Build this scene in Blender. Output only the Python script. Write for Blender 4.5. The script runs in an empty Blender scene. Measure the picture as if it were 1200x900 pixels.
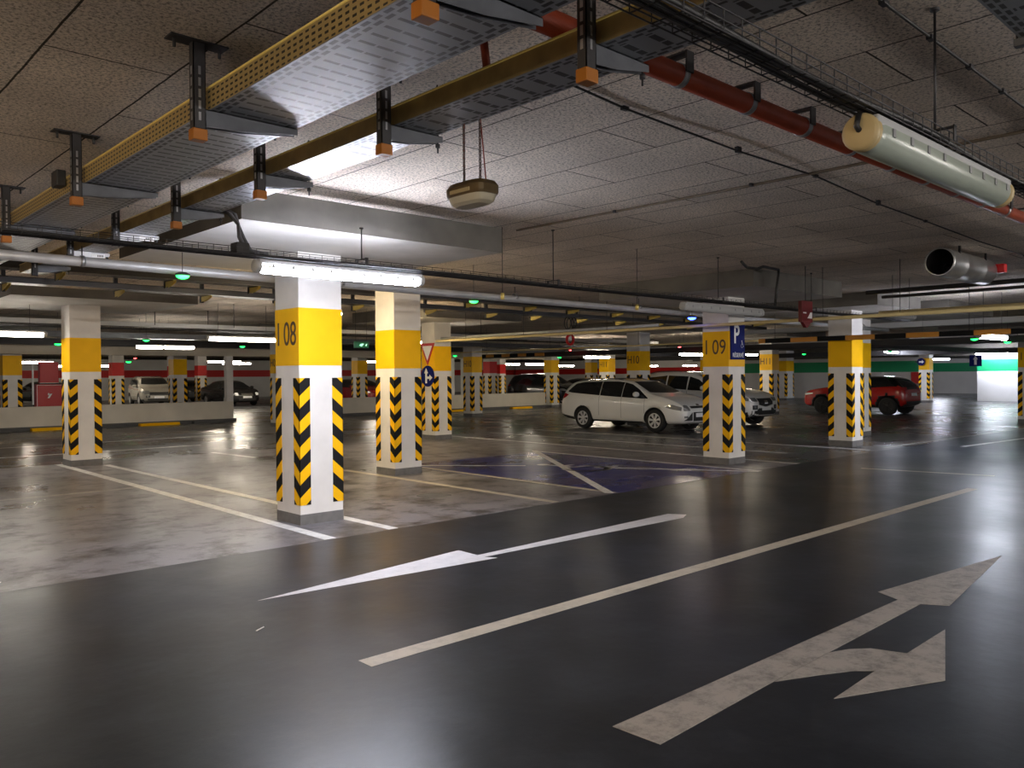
import bpy, bmesh, math, random
import numpy as np
from mathutils import Vector, Matrix
from mathutils.bvhtree import BVHTree
random.seed(7)
S = bpy.context.scene
COL = S.collection
PI = math.pi

# ------------------------------------------------------------------ materials
def nodes(name):
    m = bpy.data.materials.new(name); m.use_nodes = True
    nt = m.node_tree
    b = nt.nodes['Principled BSDF']
    return m, nt, b

def mat(name, col, rough=0.5, metal=0.0, var=0.0, scale=6.0, bump=0.0, bscale=60.0, spec=0.5, coat=0.0):
    m, nt, b = nodes(name)
    b.inputs['Base Color'].default_value = (*col, 1)
    b.inputs['Roughness'].default_value = rough
    b.inputs['Metallic'].default_value = metal
    b.inputs['Specular IOR Level'].default_value = spec
    b.inputs['Coat Weight'].default_value = coat
    b.inputs['Coat Roughness'].default_value = 0.05
    N = nt.nodes; Lk = nt.links
    tc = N.new('ShaderNodeTexCoord')
    if var > 0:
        n = N.new('ShaderNodeTexNoise'); n.inputs['Scale'].default_value = scale; n.inputs['Detail'].default_value = 6
        Lk.new(tc.outputs['Object'], n.inputs['Vector'])
        r = N.new('ShaderNodeMapRange'); r.inputs[1].default_value = .3; r.inputs[2].default_value = .7
        r.inputs[3].default_value = 1 - var; r.inputs[4].default_value = 1 + var
        Lk.new(n.outputs['Fac'], r.inputs[0])
        h = N.new('ShaderNodeMix'); h.data_type = 'RGBA'; h.blend_type = 'MULTIPLY'; h.inputs[0].default_value = 1
        h.inputs[6].default_value = (*col, 1)
        Lk.new(r.outputs[0], h.inputs[7]); Lk.new(h.outputs[2], b.inputs['Base Color'])
    if bump > 0:
        n2 = N.new('ShaderNodeTexNoise'); n2.inputs['Scale'].default_value = bscale; n2.inputs['Detail'].default_value = 4
        Lk.new(tc.outputs['Object'], n2.inputs['Vector'])
        bp = N.new('ShaderNodeBump'); bp.inputs['Strength'].default_value = bump; bp.inputs['Distance'].default_value = .01
        Lk.new(n2.outputs['Fac'], bp.inputs['Height']); Lk.new(bp.outputs['Normal'], b.inputs['Normal'])
    return m

def emis(name, col, strength):
    m, nt, b = nodes(name)
    b.inputs['Base Color'].default_value = (.8, .8, .8, 1)
    b.inputs['Emission Color'].default_value = (*col, 1)
    b.inputs['Emission Strength'].default_value = strength
    return m

def math_node(nt, op, a, b=None, c=None):
    n = nt.nodes.new('ShaderNodeMath'); n.operation = op
    for i, v in enumerate((a, b, c)):
        if v is None: continue
        if isinstance(v, (int, float)): n.inputs[i].default_value = v
        else: nt.links.new(v, n.inputs[i])
    return n.outputs[0]

def ceiling_mat():
    m, nt, b = nodes('ceiling_board'); N = nt.nodes; L = nt.links
    g = N.new('ShaderNodeNewGeometry'); sp = N.new('ShaderNodeSeparateXYZ'); L.new(g.outputs['Position'], sp.inputs[0])
    nw = N.new('ShaderNodeTexNoise'); nw.inputs['Scale'].default_value = 3; L.new(g.outputs['Position'], nw.inputs['Vector'])
    wob = math_node(nt, 'MULTIPLY_ADD', nw.outputs['Fac'], .012, -.006)
    cx = N.new('ShaderNodeCombineXYZ')
    L.new(math_node(nt, 'ADD', math_node(nt, 'ADD', sp.outputs['Y'], 50 - .47), wob), cx.inputs[0])
    L.new(math_node(nt, 'ADD', math_node(nt, 'ADD', sp.outputs['X'], .615 * 80 - 1.075), wob), cx.inputs[1])
    br = N.new('ShaderNodeTexBrick'); L.new(cx.outputs[0], br.inputs['Vector'])
    br.inputs['Scale'].default_value = 1; br.inputs['Brick Width'].default_value = 1.77; br.inputs['Row Height'].default_value = .615
    br.inputs['Mortar Size'].default_value = .007; br.inputs['Mortar Smooth'].default_value = .3
    br.inputs['Color1'].default_value = (.72, .63, .54, 1); br.inputs['Color2'].default_value = (.8, .70, .60, 1)
    br.inputs['Mortar'].default_value = (.07, .06, .05, 1); br.inputs['Bias'].default_value = 0
    n = N.new('ShaderNodeTexNoise'); n.inputs['Scale'].default_value = 55; n.inputs['Detail'].default_value = 5; n.inputs['Roughness'].default_value = .7
    L.new(g.outputs['Position'], n.inputs['Vector'])
    r = N.new('ShaderNodeMapRange'); r.inputs[1].default_value = .36; r.inputs[2].default_value = .53; r.inputs[3].default_value = .36; r.inputs[4].default_value = 1.1
    L.new(n.outputs['Fac'], r.inputs[0])
    n3 = N.new('ShaderNodeTexNoise'); n3.inputs['Scale'].default_value = .9; n3.inputs['Detail'].default_value = 4
    L.new(g.outputs['Position'], n3.inputs['Vector'])
    r3 = N.new('ShaderNodeMapRange'); r3.inputs[1].default_value = .3; r3.inputs[2].default_value = .7; r3.inputs[3].default_value = .82; r3.inputs[4].default_value = 1.15
    L.new(n3.outputs['Fac'], r3.inputs[0])
    mul = math_node(nt, 'MULTIPLY', r.outputs[0], r3.outputs[0])
    mx = N.new('ShaderNodeMix'); mx.data_type = 'RGBA'; mx.blend_type = 'MULTIPLY'; mx.inputs[0].default_value = 1
    L.new(br.outputs['Color'], mx.inputs[6]); L.new(mul, mx.inputs[7]); L.new(mx.outputs[2], b.inputs['Base Color'])
    bp = N.new('ShaderNodeBump'); bp.inputs['Strength'].default_value = .4; bp.inputs['Distance'].default_value = .01
    L.new(mul, bp.inputs['Height']); L.new(bp.outputs['Normal'], b.inputs['Normal'])
    b.inputs['Roughness'].default_value = .95; b.inputs['Specular IOR Level'].default_value = .1
    return m

def floor_mat(name, c1, c2, stain, stain_amt, r0, r1, spec=.5):
    m, nt, b = nodes(name); N = nt.nodes; L = nt.links
    g = N.new('ShaderNodeNewGeometry')
    n1 = N.new('ShaderNodeTexNoise'); n1.inputs['Scale'].default_value = .55; n1.inputs['Detail'].default_value = 8; n1.inputs['Roughness'].default_value = .62; n1.inputs['Distortion'].default_value = .15
    L.new(g.outputs['Position'], n1.inputs['Vector'])
    rp = N.new('ShaderNodeValToRGB'); rp.color_ramp.elements[0].position = .3; rp.color_ramp.elements[1].position = .7
    rp.color_ramp.elements[0].color = (*c1, 1); rp.color_ramp.elements[1].color = (*c2, 1)
    L.new(n1.outputs['Fac'], rp.inputs[0])
    n2 = N.new('ShaderNodeTexNoise'); n2.inputs['Scale'].default_value = 2.3; n2.inputs['Detail'].default_value = 9; n2.inputs['Roughness'].default_value = .7; n2.inputs['Distortion'].default_value = .1
    L.new(g.outputs['Position'], n2.inputs['Vector'])
    r2 = N.new('ShaderNodeMapRange'); r2.inputs[1].default_value = .47; r2.inputs[2].default_value = .66; r2.inputs[3].default_value = 0; r2.inputs[4].default_value = stain_amt
    L.new(n2.outputs['Fac'], r2.inputs[0])
    mx = N.new('ShaderNodeMix'); mx.data_type = 'RGBA'; L.new(r2.outputs[0], mx.inputs[0]); L.new(rp.outputs[0], mx.inputs[6]); mx.inputs[7].default_value = (*stain, 1)
    n4 = N.new('ShaderNodeTexNoise'); n4.inputs['Scale'].default_value = 140; n4.inputs['Detail'].default_value = 2
    L.new(g.outputs['Position'], n4.inputs['Vector'])
    r4 = N.new('ShaderNodeMapRange'); r4.inputs[1].default_value = .3; r4.inputs[2].default_value = .7; r4.inputs[3].default_value = .82; r4.inputs[4].default_value = 1.18
    L.new(n4.outputs['Fac'], r4.inputs[0])
    m2 = N.new('ShaderNodeMix'); m2.data_type = 'RGBA'; m2.blend_type = 'MULTIPLY'; m2.inputs[0].default_value = 1
    L.new(mx.outputs[2], m2.inputs[6]); L.new(r4.outputs[0], m2.inputs[7]); L.new(m2.outputs[2], b.inputs['Base Color'])
    rr = N.new('ShaderNodeMapRange'); rr.inputs[1].default_value = .35; rr.inputs[2].default_value = .65; rr.inputs[3].default_value = r0; rr.inputs[4].default_value = r1
    L.new(n1.outputs['Fac'], rr.inputs[0]); L.new(rr.outputs[0], b.inputs['Roughness'])
    n5 = N.new('ShaderNodeTexNoise'); n5.inputs['Scale'].default_value = 9; n5.inputs['Detail'].default_value = 5
    L.new(g.outputs['Position'], n5.inputs['Vector'])
    bp = N.new('ShaderNodeBump'); bp.inputs['Strength'].default_value = .12; bp.inputs['Distance'].default_value = .012
    L.new(n5.outputs['Fac'], bp.inputs['Height']); L.new(bp.outputs['Normal'], b.inputs['Normal'])
    b.inputs['Specular IOR Level'].default_value = spec
    return m

def paint_mat(name, col, wear, wearcol=(.05, .05, .055), rough=.5):
    m, nt, b = nodes(name); N = nt.nodes; L = nt.links
    g = N.new('ShaderNodeNewGeometry')
    n = N.new('ShaderNodeTexNoise'); n.inputs['Scale'].default_value = 6; n.inputs['Detail'].default_value = 10; n.inputs['Roughness'].default_value = .8
    L.new(g.outputs['Position'], n.inputs['Vector'])
    r = N.new('ShaderNodeMapRange'); r.inputs[1].default_value = .46; r.inputs[2].default_value = .64; r.inputs[3].default_value = 0; r.inputs[4].default_value = wear
    L.new(n.outputs['Fac'], r.inputs[0])
    mx = N.new('ShaderNodeMix'); mx.data_type = 'RGBA'; L.new(r.outputs[0], mx.inputs[0]); mx.inputs[6].default_value = (*col, 1); mx.inputs[7].default_value = (*wearcol, 1)
    L.new(mx.outputs[2], b.inputs['Base Color']); b.inputs['Roughness'].default_value = rough
    return m

def slot_mat(name, base, hole, rows_axis_period, slot_len, edge, W, base_rough=.35):
    """perforated galvanised tray floor in object coordinates: x across (0..W), y along"""
    m, nt, b = nodes(name); N = nt.nodes; L = nt.links
    tc = N.new('ShaderNodeTexCoord'); sp = N.new('ShaderNodeSeparateXYZ'); L.new(tc.outputs['Object'], sp.inputs[0])
    X, Y = sp.outputs['X'], sp.outputs['Y']
    def pulse(v, period, duty, off=0.0):
        f = math_node(nt, 'FRACT', math_node(nt, 'MULTIPLY_ADD', v, 1 / period, off + 100))
        return math_node(nt, 'LESS_THAN', f, duty)
    inner = math_node(nt, 'MULTIPLY', math_node(nt, 'GREATER_THAN', X, edge), math_node(nt, 'LESS_THAN', X, W - edge))
    cross = math_node(nt, 'MULTIPLY', math_node(nt, 'MULTIPLY', pulse(Y, rows_axis_period, .25), pulse(X, slot_len, .87)), inner)
    d = math_node(nt, 'MINIMUM', X, math_node(nt, 'SUBTRACT', W, X))
    a1 = math_node(nt, 'MULTIPLY', math_node(nt, 'LESS_THAN', math_node(nt, 'ABSOLUTE', math_node(nt, 'SUBTRACT', d, edge * .3)), edge * .13), pulse(Y, .075, .68))
    a2 = math_node(nt, 'MULTIPLY', math_node(nt, 'LESS_THAN', math_node(nt, 'ABSOLUTE', math_node(nt, 'SUBTRACT', d, edge * .72)), edge * .13), pulse(Y, .075, .68, .5))
    tot = math_node(nt, 'MINIMUM', math_node(nt, 'ADD', cross, math_node(nt, 'ADD', a1, a2)), 1)
    mx = N.new('ShaderNodeMix'); mx.data_type = 'RGBA'; L.new(tot, mx.inputs[0]); mx.inputs[6].default_value = (*base, 1); mx.inputs[7].default_value = (*hole, 1)
    L.new(mx.outputs[2], b.inputs['Base Color'])
    L.new(math_node(nt, 'MULTIPLY_ADD', tot, -.5, .5), b.inputs['Metallic'])
    n = N.new('ShaderNodeTexNoise'); n.inputs['Scale'].default_value = 5; L.new(tc.outputs['Object'], n.inputs['Vector'])
    L.new(math_node(nt, 'MULTIPLY_ADD', n.outputs['Fac'], .25, base_rough - .1), b.inputs['Roughness'])
    return m

def side_slot_mat(name, base, hole, H):
    m, nt, b = nodes(name); N = nt.nodes; L = nt.links
    tc = N.new('ShaderNodeTexCoord'); sp = N.new('ShaderNodeSeparateXYZ'); L.new(tc.outputs['Object'], sp.inputs[0])
    Y, Z = sp.outputs['Y'], sp.outputs['Z']
    def pulse(v, period, duty, off=0.0):
        return math_node(nt, 'LESS_THAN', math_node(nt, 'FRACT', math_node(nt, 'MULTIPLY_ADD', v, 1 / period, off + 100)), duty)
    rows = math_node(nt, 'MULTIPLY', pulse(Z, H / 4.2, .42, .75), math_node(nt, 'MULTIPLY', math_node(nt, 'GREATER_THAN', Z, H * .08), math_node(nt, 'LESS_THAN', Z, H * .86)))
    tot = math_node(nt, 'MULTIPLY', rows, pulse(Y, .05, .58))
    mx = N.new('ShaderNodeMix'); mx.data_type = 'RGBA'; L.new(tot, mx.inputs[0]); mx.inputs[6].default_value = (*base, 1); mx.inputs[7].default_value = (*hole, 1)
    L.new(mx.outputs[2], b.inputs['Base Color']); b.inputs['Roughness'].default_value = .45
    L.new(math_node(nt, 'MULTIPLY_ADD', tot, -.5, .5), b.inputs['Metallic'])
    return m

M = {}
M['ceiling'] = ceiling_mat()
M['asphalt'] = floor_mat('dark_asphalt', (.0085, .0108, .016), (.021, .0262, .038), (.036, .043, .058), .6, .30, .40, .28)
M['floor_mid'] = floor_mat('far_floor', (.045, .045, .05), (.10, .10, .105), (.03, .03, .032), .6, .22, .36, .4)
M['concrete_floor'] = floor_mat('bay_concrete', (.12, .112, .118), (.31, .295, .315), (.02, .017, .015), .95, .27, .46, .35)
M['blue_bay'] = floor_mat('blue_bay_paint', (.009, .013, .13), (.016, .022, .21), (.03, .03, .04), .5, .2, .36, .35)
M['white_line'] = paint_mat('white_line_paint', (.85, .84, .82), .45, (.2, .19, .19))
M['worn_line'] = paint_mat('worn_line_paint', (.42, .4, .37), .8, (.16, .15, .14))
M['cream_line'] = paint_mat('cream_line_paint', (.6, .54, .44), .35, (.2, .18, .15))
M['arrow_white'] = paint_mat('arrow_white', (.72, .7, .72), .3, (.3, .3, .32))
M['arrow_worn'] = paint_mat('arrow_worn', (.42, .39, .36), .75, (.12, .115, .11))
M['column'] = mat('column_paint', (.72, .69, .66), .6, var=.08, scale=3, bump=.05, bscale=25)
M['yellow'] = mat('yellow_paint', (.9, .49, .003), .55, spec=.2, var=.05, scale=3)
M['redband'] = mat('red_band_paint', (.6, .015, .012), .5, var=.05)
M['plinth'] = mat('plinth_grey', (.15, .145, .14), .7, var=.2, scale=8)
M['chev_y'] = mat('chevron_yellow', (.9, .48, .004), .6, spec=.15)
M['chev_k'] = mat('chevron_black', (.01, .01, .01), .7, spec=.15)
M['number'] = mat('number_brown', (.07, .03, .012), .5)
M['panelc'] = mat('drop_panel_dark', (.14, .13, .115), .85, var=.2, scale=2.5, bump=.2, bscale=12)
M['panelb'] = mat('drop_panel_pale', (.5, .48, .45), .8, var=.1, scale=2.5, bump=.1, bscale=12)
M['beam'] = mat('beam_cream', (.62, .56, .46), .75, var=.08, scale=1.5)
M['parapet'] = mat('parapet_cream', (.66, .61, .52), .75, var=.08, scale=1.5)
M['kerb'] = mat('kerb_grey', (.09, .09, .09), .7)
M['wallwhite'] = mat('wall_white', (.78, .77, .75), .6, var=.05, scale=1)
M['wallgreen'] = mat('wall_green', (.004, .36, .14), .5)
M['wallred'] = mat('wall_red', (.6, .012, .01), .5)
M['dark'] = mat('dark_steel', (.035, .033, .035), .5, .3)
M['steel'] = mat('zinc_steel', (.32, .32, .33), .4, .7, var=.15, scale=10)
M['slate'] = mat('arm_steel', (.12, .125, .14), .42, .5, var=.15, scale=10)
M['black'] = mat('cable_black', (.014, .013, .013), .5)
M['orange'] = mat('orange_cap', (.34, .11, .004), .5)
M['redpipe'] = mat('red_pipe_paint', (.27, .045, .018), .4, var=.12, scale=8)
M['redbox'] = mat('red_enamel', (.55, .012, .014), .4)
M['darkred'] = mat('dark_red_sign', (.12, .006, .008), .5)
M['ypipe'] = mat('cream_pipe', (.72, .58, .28), .45, var=.08)
M['gpipe'] = mat('grey_pipe', (.55, .55, .56), .4, .3, var=.1)
M['lampbody'] = mat('lamp_body_grey', (.42, .42, .42), .5)
M['diff_off'] = mat('lamp_diffuser_off', (.36, .40, .34), .3, spec=.5)
M['brass'] = mat('lamp_clip_cream', (.48, .36, .17), .5)
M['chain'] = mat('chain_steel', (.16, .12, .1), .4, .8)
M['bulk_body'] = mat('bulkhead_brown', (.13, .085, .035), .4, .4)
M['bulk_glass'] = mat('bulkhead_glass', (.6, .53, .38), .2)
M['fan'] = mat('fan_zinc', (.5, .5, .5), .32, .85, var=.1)
M['signblue'] = mat('sign_blue', (.006, .012, .13), .7, spec=.15)
M['signwhite'] = mat('sign_white', (.85, .85, .85), .4)
M['signred'] = mat('sign_red', (.45, .01, .012), .4)
M['signgreen'] = mat('sign_green', (.006, .12, .07), .4)
M['bar_o'] = mat('bar_orange', (.62, .26, .03), .5)
M['yarm'] = mat('arm_yellow_zinc', (.62, .48, .12), .45, .3)
M['yside'] = side_slot_mat('tray_side_yellow', (.46, .34, .14), (.02, .017, .012), .11)
M['yplain'] = mat('tray_side_brown', (.36, .26, .10), .45, .4, var=.2, scale=9)
M['lipgold'] = mat('tray_lip', (.85, .66, .2), .4, .3)
M['tray_wide'] = slot_mat('tray_wide_floor', (.28, .29, .31), (.008, .008, .009), .088, .085, .075, .46)
M['tray_narrow'] = slot_mat('tray_narrow_floor', (.28, .29, .31), (.008, .008, .009), .13, .085, .065, .28)
M['tray_dark'] = slot_mat('tray_dark_floor', (.14, .14, .15), (.008, .008, .009), .13, .085, .065, .28)
WARM = (1.0, .63, .27)
M['lamp_cool'] = emis('lamp_cool', (.82, .86, 1.0), 64)
M['lamp_neutral'] = emis('lamp_neutral', (1.0, .88, .7), 52)
M['lamp_warm'] = emis('lamp_warm', WARM, 70)
M['fill_lamp_behind'] = emis('fill_lamp_behind', (1.0, .94, .88), 200)
M['lamp_soft'] = emis('lamp_soft', (1.0, .93, .82), 20)
M['fill_lamp_left'] = emis('fill_lamp_left', (1.0, .72, .38), 120)
M['lamp_hidden'] = emis('lamp_hidden', (1.0, .78, .45), 45)
M['led_green'] = emis('led_green', (0, .9, .1), 2.2)
M['led_red'] = emis('led_red', (1.0, .05, .05), 7)
M['led_blue'] = emis('led_blue', (.02, .06, 1.0), 9)
M['exit_glow'] = emis('exit_white_glow', (.1, .8, .45), .6)
M['glass'] = mat('car_glass', (.012, .014, .016), .06, spec=.6)
M['tyre'] = mat('tyre_rubber', (.012, .012, .012), .75)
M['rim'] = mat('rim_silver', (.68, .68, .68), .3, .5)
M['rimdark'] = mat('rim_dark', (.03, .03, .03), .4, .4)
M['plastic'] = mat('bumper_plastic', (.018, .018, .018), .55)
M['headlamp'] = mat('headlamp_glass', (.3, .31, .31), .1, .4)
M['headlit'] = mat('headlamp_white', (.85, .85, .85), .1)
M['tail'] = mat('tail_lamp', (.35, .008, .012), .15)
M['chrome'] = mat('chrome', (.75, .75, .75), .12, 1)
M['plate'] = mat('number_plate', (.8, .8, .8), .4)
def paint(name, c, metal=0.0): return mat(name, c, .22, metal, coat=.6)
M['p_white'] = paint('paint_white', (.78, .78, .76)); M['p_red'] = paint('paint_red', (.42, .012, .01))
M['p_silver'] = paint('paint_silver', (.42, .40, .35), .3); M['p_black'] = paint('paint_black', (.012, .012, .013))
M['p_green'] = paint('paint_dark_green', (.03, .036, .03), .3); M['p_blue'] = paint('paint_dark_blue', (.012, .014, .022), .2)
M['p_darkred'] = paint('paint_dark_red', (.16, .008, .01)); M['p_grey'] = paint('paint_grey', (.12, .125, .13), .3)

# ------------------------------------------------------------------ mesh helpers
class MB:
    def __init__(s): s.v = []; s.f = []; s.m = []; s.sm = []
    def add(s, vs, fs, mi=0, smooth=False):
        o = len(s.v); s.v += [tuple(v) for v in vs]
        for f in fs: s.f.append(tuple(i + o for i in f)); s.m.append(mi); s.sm.append(smooth)
        return s
    def box(s, a, b, mi=0):
        x0, y0, z0 = a; x1, y1, z1 = b
        s.add([(x0, y0, z0), (x1, y0, z0), (x1, y1, z0), (x0, y1, z0), (x0, y0, z1), (x1, y0, z1), (x1, y1, z1), (x0, y1, z1)],
              [(3, 2, 1, 0), (4, 5, 6, 7), (0, 1, 5, 4), (1, 2, 6, 5), (2, 3, 7, 6), (3, 0, 4, 7)], mi); return s
    def bevbox(s, a, b, r, mi=0):
        bm = bmesh.new(); bmesh.ops.create_cube(bm, size=1)
        c = [(a[i] + b[i]) / 2 for i in range(3)]; d = [b[i] - a[i] for i in range(3)]
        for v in bm.verts: v.co = Vector([c[i] + v.co[i] * d[i] for i in range(3)])
        bmesh.ops.bevel(bm, geom=bm.edges[:], offset=r, segments=2, affect='EDGES', profile=.5)
        s.bm(bm, mi); return s
    def bm(s, bm, mi=0, smooth=False):
        bm.verts.index_update()
        s.add([v.co[:] for v in bm.verts], [[v.index for v in f.verts] for f in bm.faces], mi, smooth); bm.free(); return s
    def prism(s, poly, axis, lo, hi, mi=0):
        """poly: 2D points in the two other axes (cyclic order x,y,z without axis)"""
        n = len(poly); vs = []
        for h in (lo, hi):
            for p in poly:
                if axis == 2: vs.append((p[0], p[1], h))
                elif axis == 1: vs.append((p[0], h, p[1]))
                else: vs.append((h, p[0], p[1]))
        fs = [tuple(range(n))[::-1], tuple(range(n, 2 * n))] + [(i, (i + 1) % n, n + (i + 1) % n, n + i) for i in range(n)]
        s.add(vs, fs, mi); return s
    def tube(s, pts, r, n=8, mi=0, caps=True, smooth=True):
        pts = [Vector(p) for p in pts]; vs = []; fs = []
        up = None
        for i, p in enumerate(pts):
            t = (pts[min(i + 1, len(pts) - 1)] - pts[max(i - 1, 0)]).normalized()
            if up is None:
                up = Vector((0, 0, 1)) if abs(t.z) < .9 else Vector((1, 0, 0))
            a = t.cross(up).normalized(); bb = a.cross(t).normalized(); up = bb
            rr = r[i] if isinstance(r, (list, tuple)) else r
            for k in range(n):
                q = 2 * PI * k / n
                vs.append(p + a * math.cos(q) * rr + bb * math.sin(q) * rr)
        for i in range(len(pts) - 1):
            for k in range(n):
                fs.append((i * n + k, i * n + (k + 1) % n, (i + 1) * n + (k + 1) % n, (i + 1) * n + k))
        s.add(vs, fs, mi, smooth)
        if caps:
            o = len(s.v) - len(vs)
            s.f.append(tuple(o + k for k in range(n))[::-1]); s.m.append(mi); s.sm.append(False)
            s.f.append(tuple(o + (len(pts) - 1) * n + k for k in range(n))); s.m.append(mi); s.sm.append(False)
        return s
    def lathe(s, prof, axis, c, n=24, mi=0, smooth=True):
        """prof: list of (radius, along) ; axis 0/1/2"""
        vs = []; fs = []
        for (r, h) in prof:
            for k in range(n):
                q = 2 * PI * k / n; a, b2 = r * math.cos(q), r * math.sin(q)
                p = [0, 0, 0]; p[axis] = h; p[(axis + 1) % 3] = a; p[(axis + 2) % 3] = b2
                vs.append((p[0] + c[0], p[1] + c[1], p[2] + c[2]))
        for i in range(len(prof) - 1):
            for k in range(n): fs.append((i * n + k, i * n + (k + 1) % n, (i + 1) * n + (k + 1) % n, (i + 1) * n + k))
        s.add(vs, fs, mi, smooth); return s
    def build(s, name, mats, parent=None, loc=None):
        me = bpy.data.meshes.new(name); me.from_pydata(s.v, [], s.f)
        if not isinstance(mats, (list, tuple)): mats = [mats]
        for x in mats: me.materials.append(x)
        me.polygons.foreach_set('material_index', s.m); me.polygons.foreach_set('use_smooth', s.sm)
        me.update()
        o = bpy.data.objects.new(name, me); COL.objects.link(o)
        if parent: o.parent = parent
        if loc: o.location = loc
        return o

def tag(o, label=None, cat=None, group=None, kind=None):
    if label: o['label'] = label
    if cat: o['category'] = cat
    if group: o['group'] = group
    if kind: o['kind'] = kind
    return o
def thing(name, label, cat, loc=(0, 0, 0), rz=0, group=None):
    o = bpy.data.objects.new(name, None); COL.objects.link(o); o.location = loc; o.rotation_euler = (0, 0, rz)
    return tag(o, label, cat, group)
def struct(o): o['kind'] = 'structure'; return o
def copy_tree(o, parent=None):
    c = o.copy(); COL.objects.link(c)
    if parent: c.parent = parent
    for ch in list(o.children): copy_tree(ch, c)
    return c

def text_mesh(body, size, depth=.002, sx=1.0, bold=0.0):
    cu = bpy.data.curves.new('txt', 'FONT'); cu.body = body; cu.size = size; cu.extrude = depth; cu.align_x = 'CENTER'; cu.align_y = 'CENTER'; cu.offset = bold
    o = bpy.data.objects.new('txt', cu); COL.objects.link(o)
    bpy.context.view_layer.update()
    dg = bpy.context.evaluated_depsgraph_get()
    me = bpy.data.meshes.new_from_object(o.evaluated_get(dg))
    for v in me.vertices: v.co.x *= sx
    bpy.data.objects.remove(o); bpy.data.curves.remove(cu)
    return me
def put_text(name, body, size, m, parent, loc, rot, sx=1.0, bold=0.0, depth=.002):
    me = text_mesh(body, size, depth, sx, bold); me.materials.clear(); me.materials.append(m); me.name = name
    o = bpy.data.objects.new(name, me); COL.objects.link(o); o.parent = parent; o.location = loc; o.rotation_euler = rot
    return o
ROT_MX = (PI / 2, 0, -PI / 2)      # text that faces -X
ROT_MY = (PI / 2, 0, 0)            # text that faces -Y

# ------------------------------------------------------------------ shell
ZC = 3.22
f = MB().add([(-12, -14, 0), (90, -14, 0), (90, 85, 0), (-12, 85, 0)], [(0, 1, 2, 3)]).build('floor', M['floor_mid']); struct(f)
f = MB().box((-12, -14, ZC), (90, 85, ZC + .3)).build('ceiling', M['ceiling']); struct(f)
def slab(name, pts, z, m, label=None, cat=None, group=None):
    n = len(pts)
    zb_ = max(.0002, z - .0009)
    vs = [(x, y, zb_) for x, y in pts] + [(x, y, z) for x, y in pts]
    fs = [tuple(range(n, 2 * n))] + [(i, (i + 1) % n, n + (i + 1) % n, n + i) for i in range(n)]
    o = MB().add(vs, fs).build(name, m)
    if label: tag(o, label, cat, group)
    return o
o = slab('floor_aisle_asphalt', [(-12, -14), (90, -14), (90, 6.6), (13.6, 7.1), (-12, 7.1)], .001, M['asphalt']); struct(o)
o = slab('floor_parking_concrete', [(-12, 7.1), (13.6, 7.1), (13.6, 12.35), (13.55, 17.0), (-12, 17.0)], .0015, M['concrete_floor']); struct(o)

# drop panels under the slab, centred on the pillar grid
GX = [4.61, 12.85, 21.07, 29.27, 37.45, 45.65]
GY = [8.22, 16.5, 24.75, 32.95, 41.15, 49.35]
PANELS = []
def ceil_at(x, y):
    return 2.95 if any(a - .05 < x < c + .05 and b - .05 < y < d + .05 for a, b, c, d in PANELS) else ZC
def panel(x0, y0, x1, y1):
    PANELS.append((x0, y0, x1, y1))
    b = MB().box((x0, y0, 2.95), (x1, y1, ZC - .001)); b.m = [1, 0, 0, 0, 0, 0]  # underside takes the paler colour, all other faces the darker one
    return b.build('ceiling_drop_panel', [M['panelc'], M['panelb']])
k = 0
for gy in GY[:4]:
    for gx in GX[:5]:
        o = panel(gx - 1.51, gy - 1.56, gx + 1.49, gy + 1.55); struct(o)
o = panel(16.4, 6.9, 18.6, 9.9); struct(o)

# ------------------------------------------------------------------ pillars
GW, PER = .125, .275
def clip(poly, zlo, zhi):
    for sgn, lim in ((1, zlo), (-1, zhi)):
        out = []
        for i in range(len(poly)):
            a, b = poly[i], poly[(i + 1) % len(poly)]
            ina, inb = sgn * (a[1] - lim) >= 0, sgn * (b[1] - lim) >= 0
            if ina: out.append(a)
            if ina != inb:
                t = (lim - a[1]) / (b[1] - a[1]); out.append((a[0] + t * (b[0] - a[0]), lim))
        poly = out
        if len(poly) < 3: return []
    return poly
def guard_mesh(cx, cy, dx, dy, zlo=.215, zhi=1.59, per=PER):
    """corner guard wrapped on the corner (cx,cy); dx,dy point along the faces away from the corner"""
    b = MB(); e = .006; slope = .92
    for face in (0, 1):
        kk = -3
        while kk * per / 2 + zlo < zhi + .3:
            z0 = zlo - .06 + kk * per / 2; z1 = z0 + per / 2
            p = clip([(0, z0), (GW, z0 + GW * slope), (GW, z1 + GW * slope), (0, z1)], zlo, zhi)
            if p:
                vs = []
                for sgl in (e, 0.0005):
                    for s_, z in p:
                        if face == 0: vs.append((cx + dx * (s_ - (e if s_ == 0 else 0)), cy - dy * sgl, z))
                        else: vs.append((cx - dx * sgl, cy + dy * (s_ - (e if s_ == 0 else 0)), z))
                n = len(p)
                b.add(vs, [tuple(range(n))] + [(i, (i + 1) % n, n + (i + 1) % n, n + i) for i in range(n)], kk % 2)
            kk += 1
    return b
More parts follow.
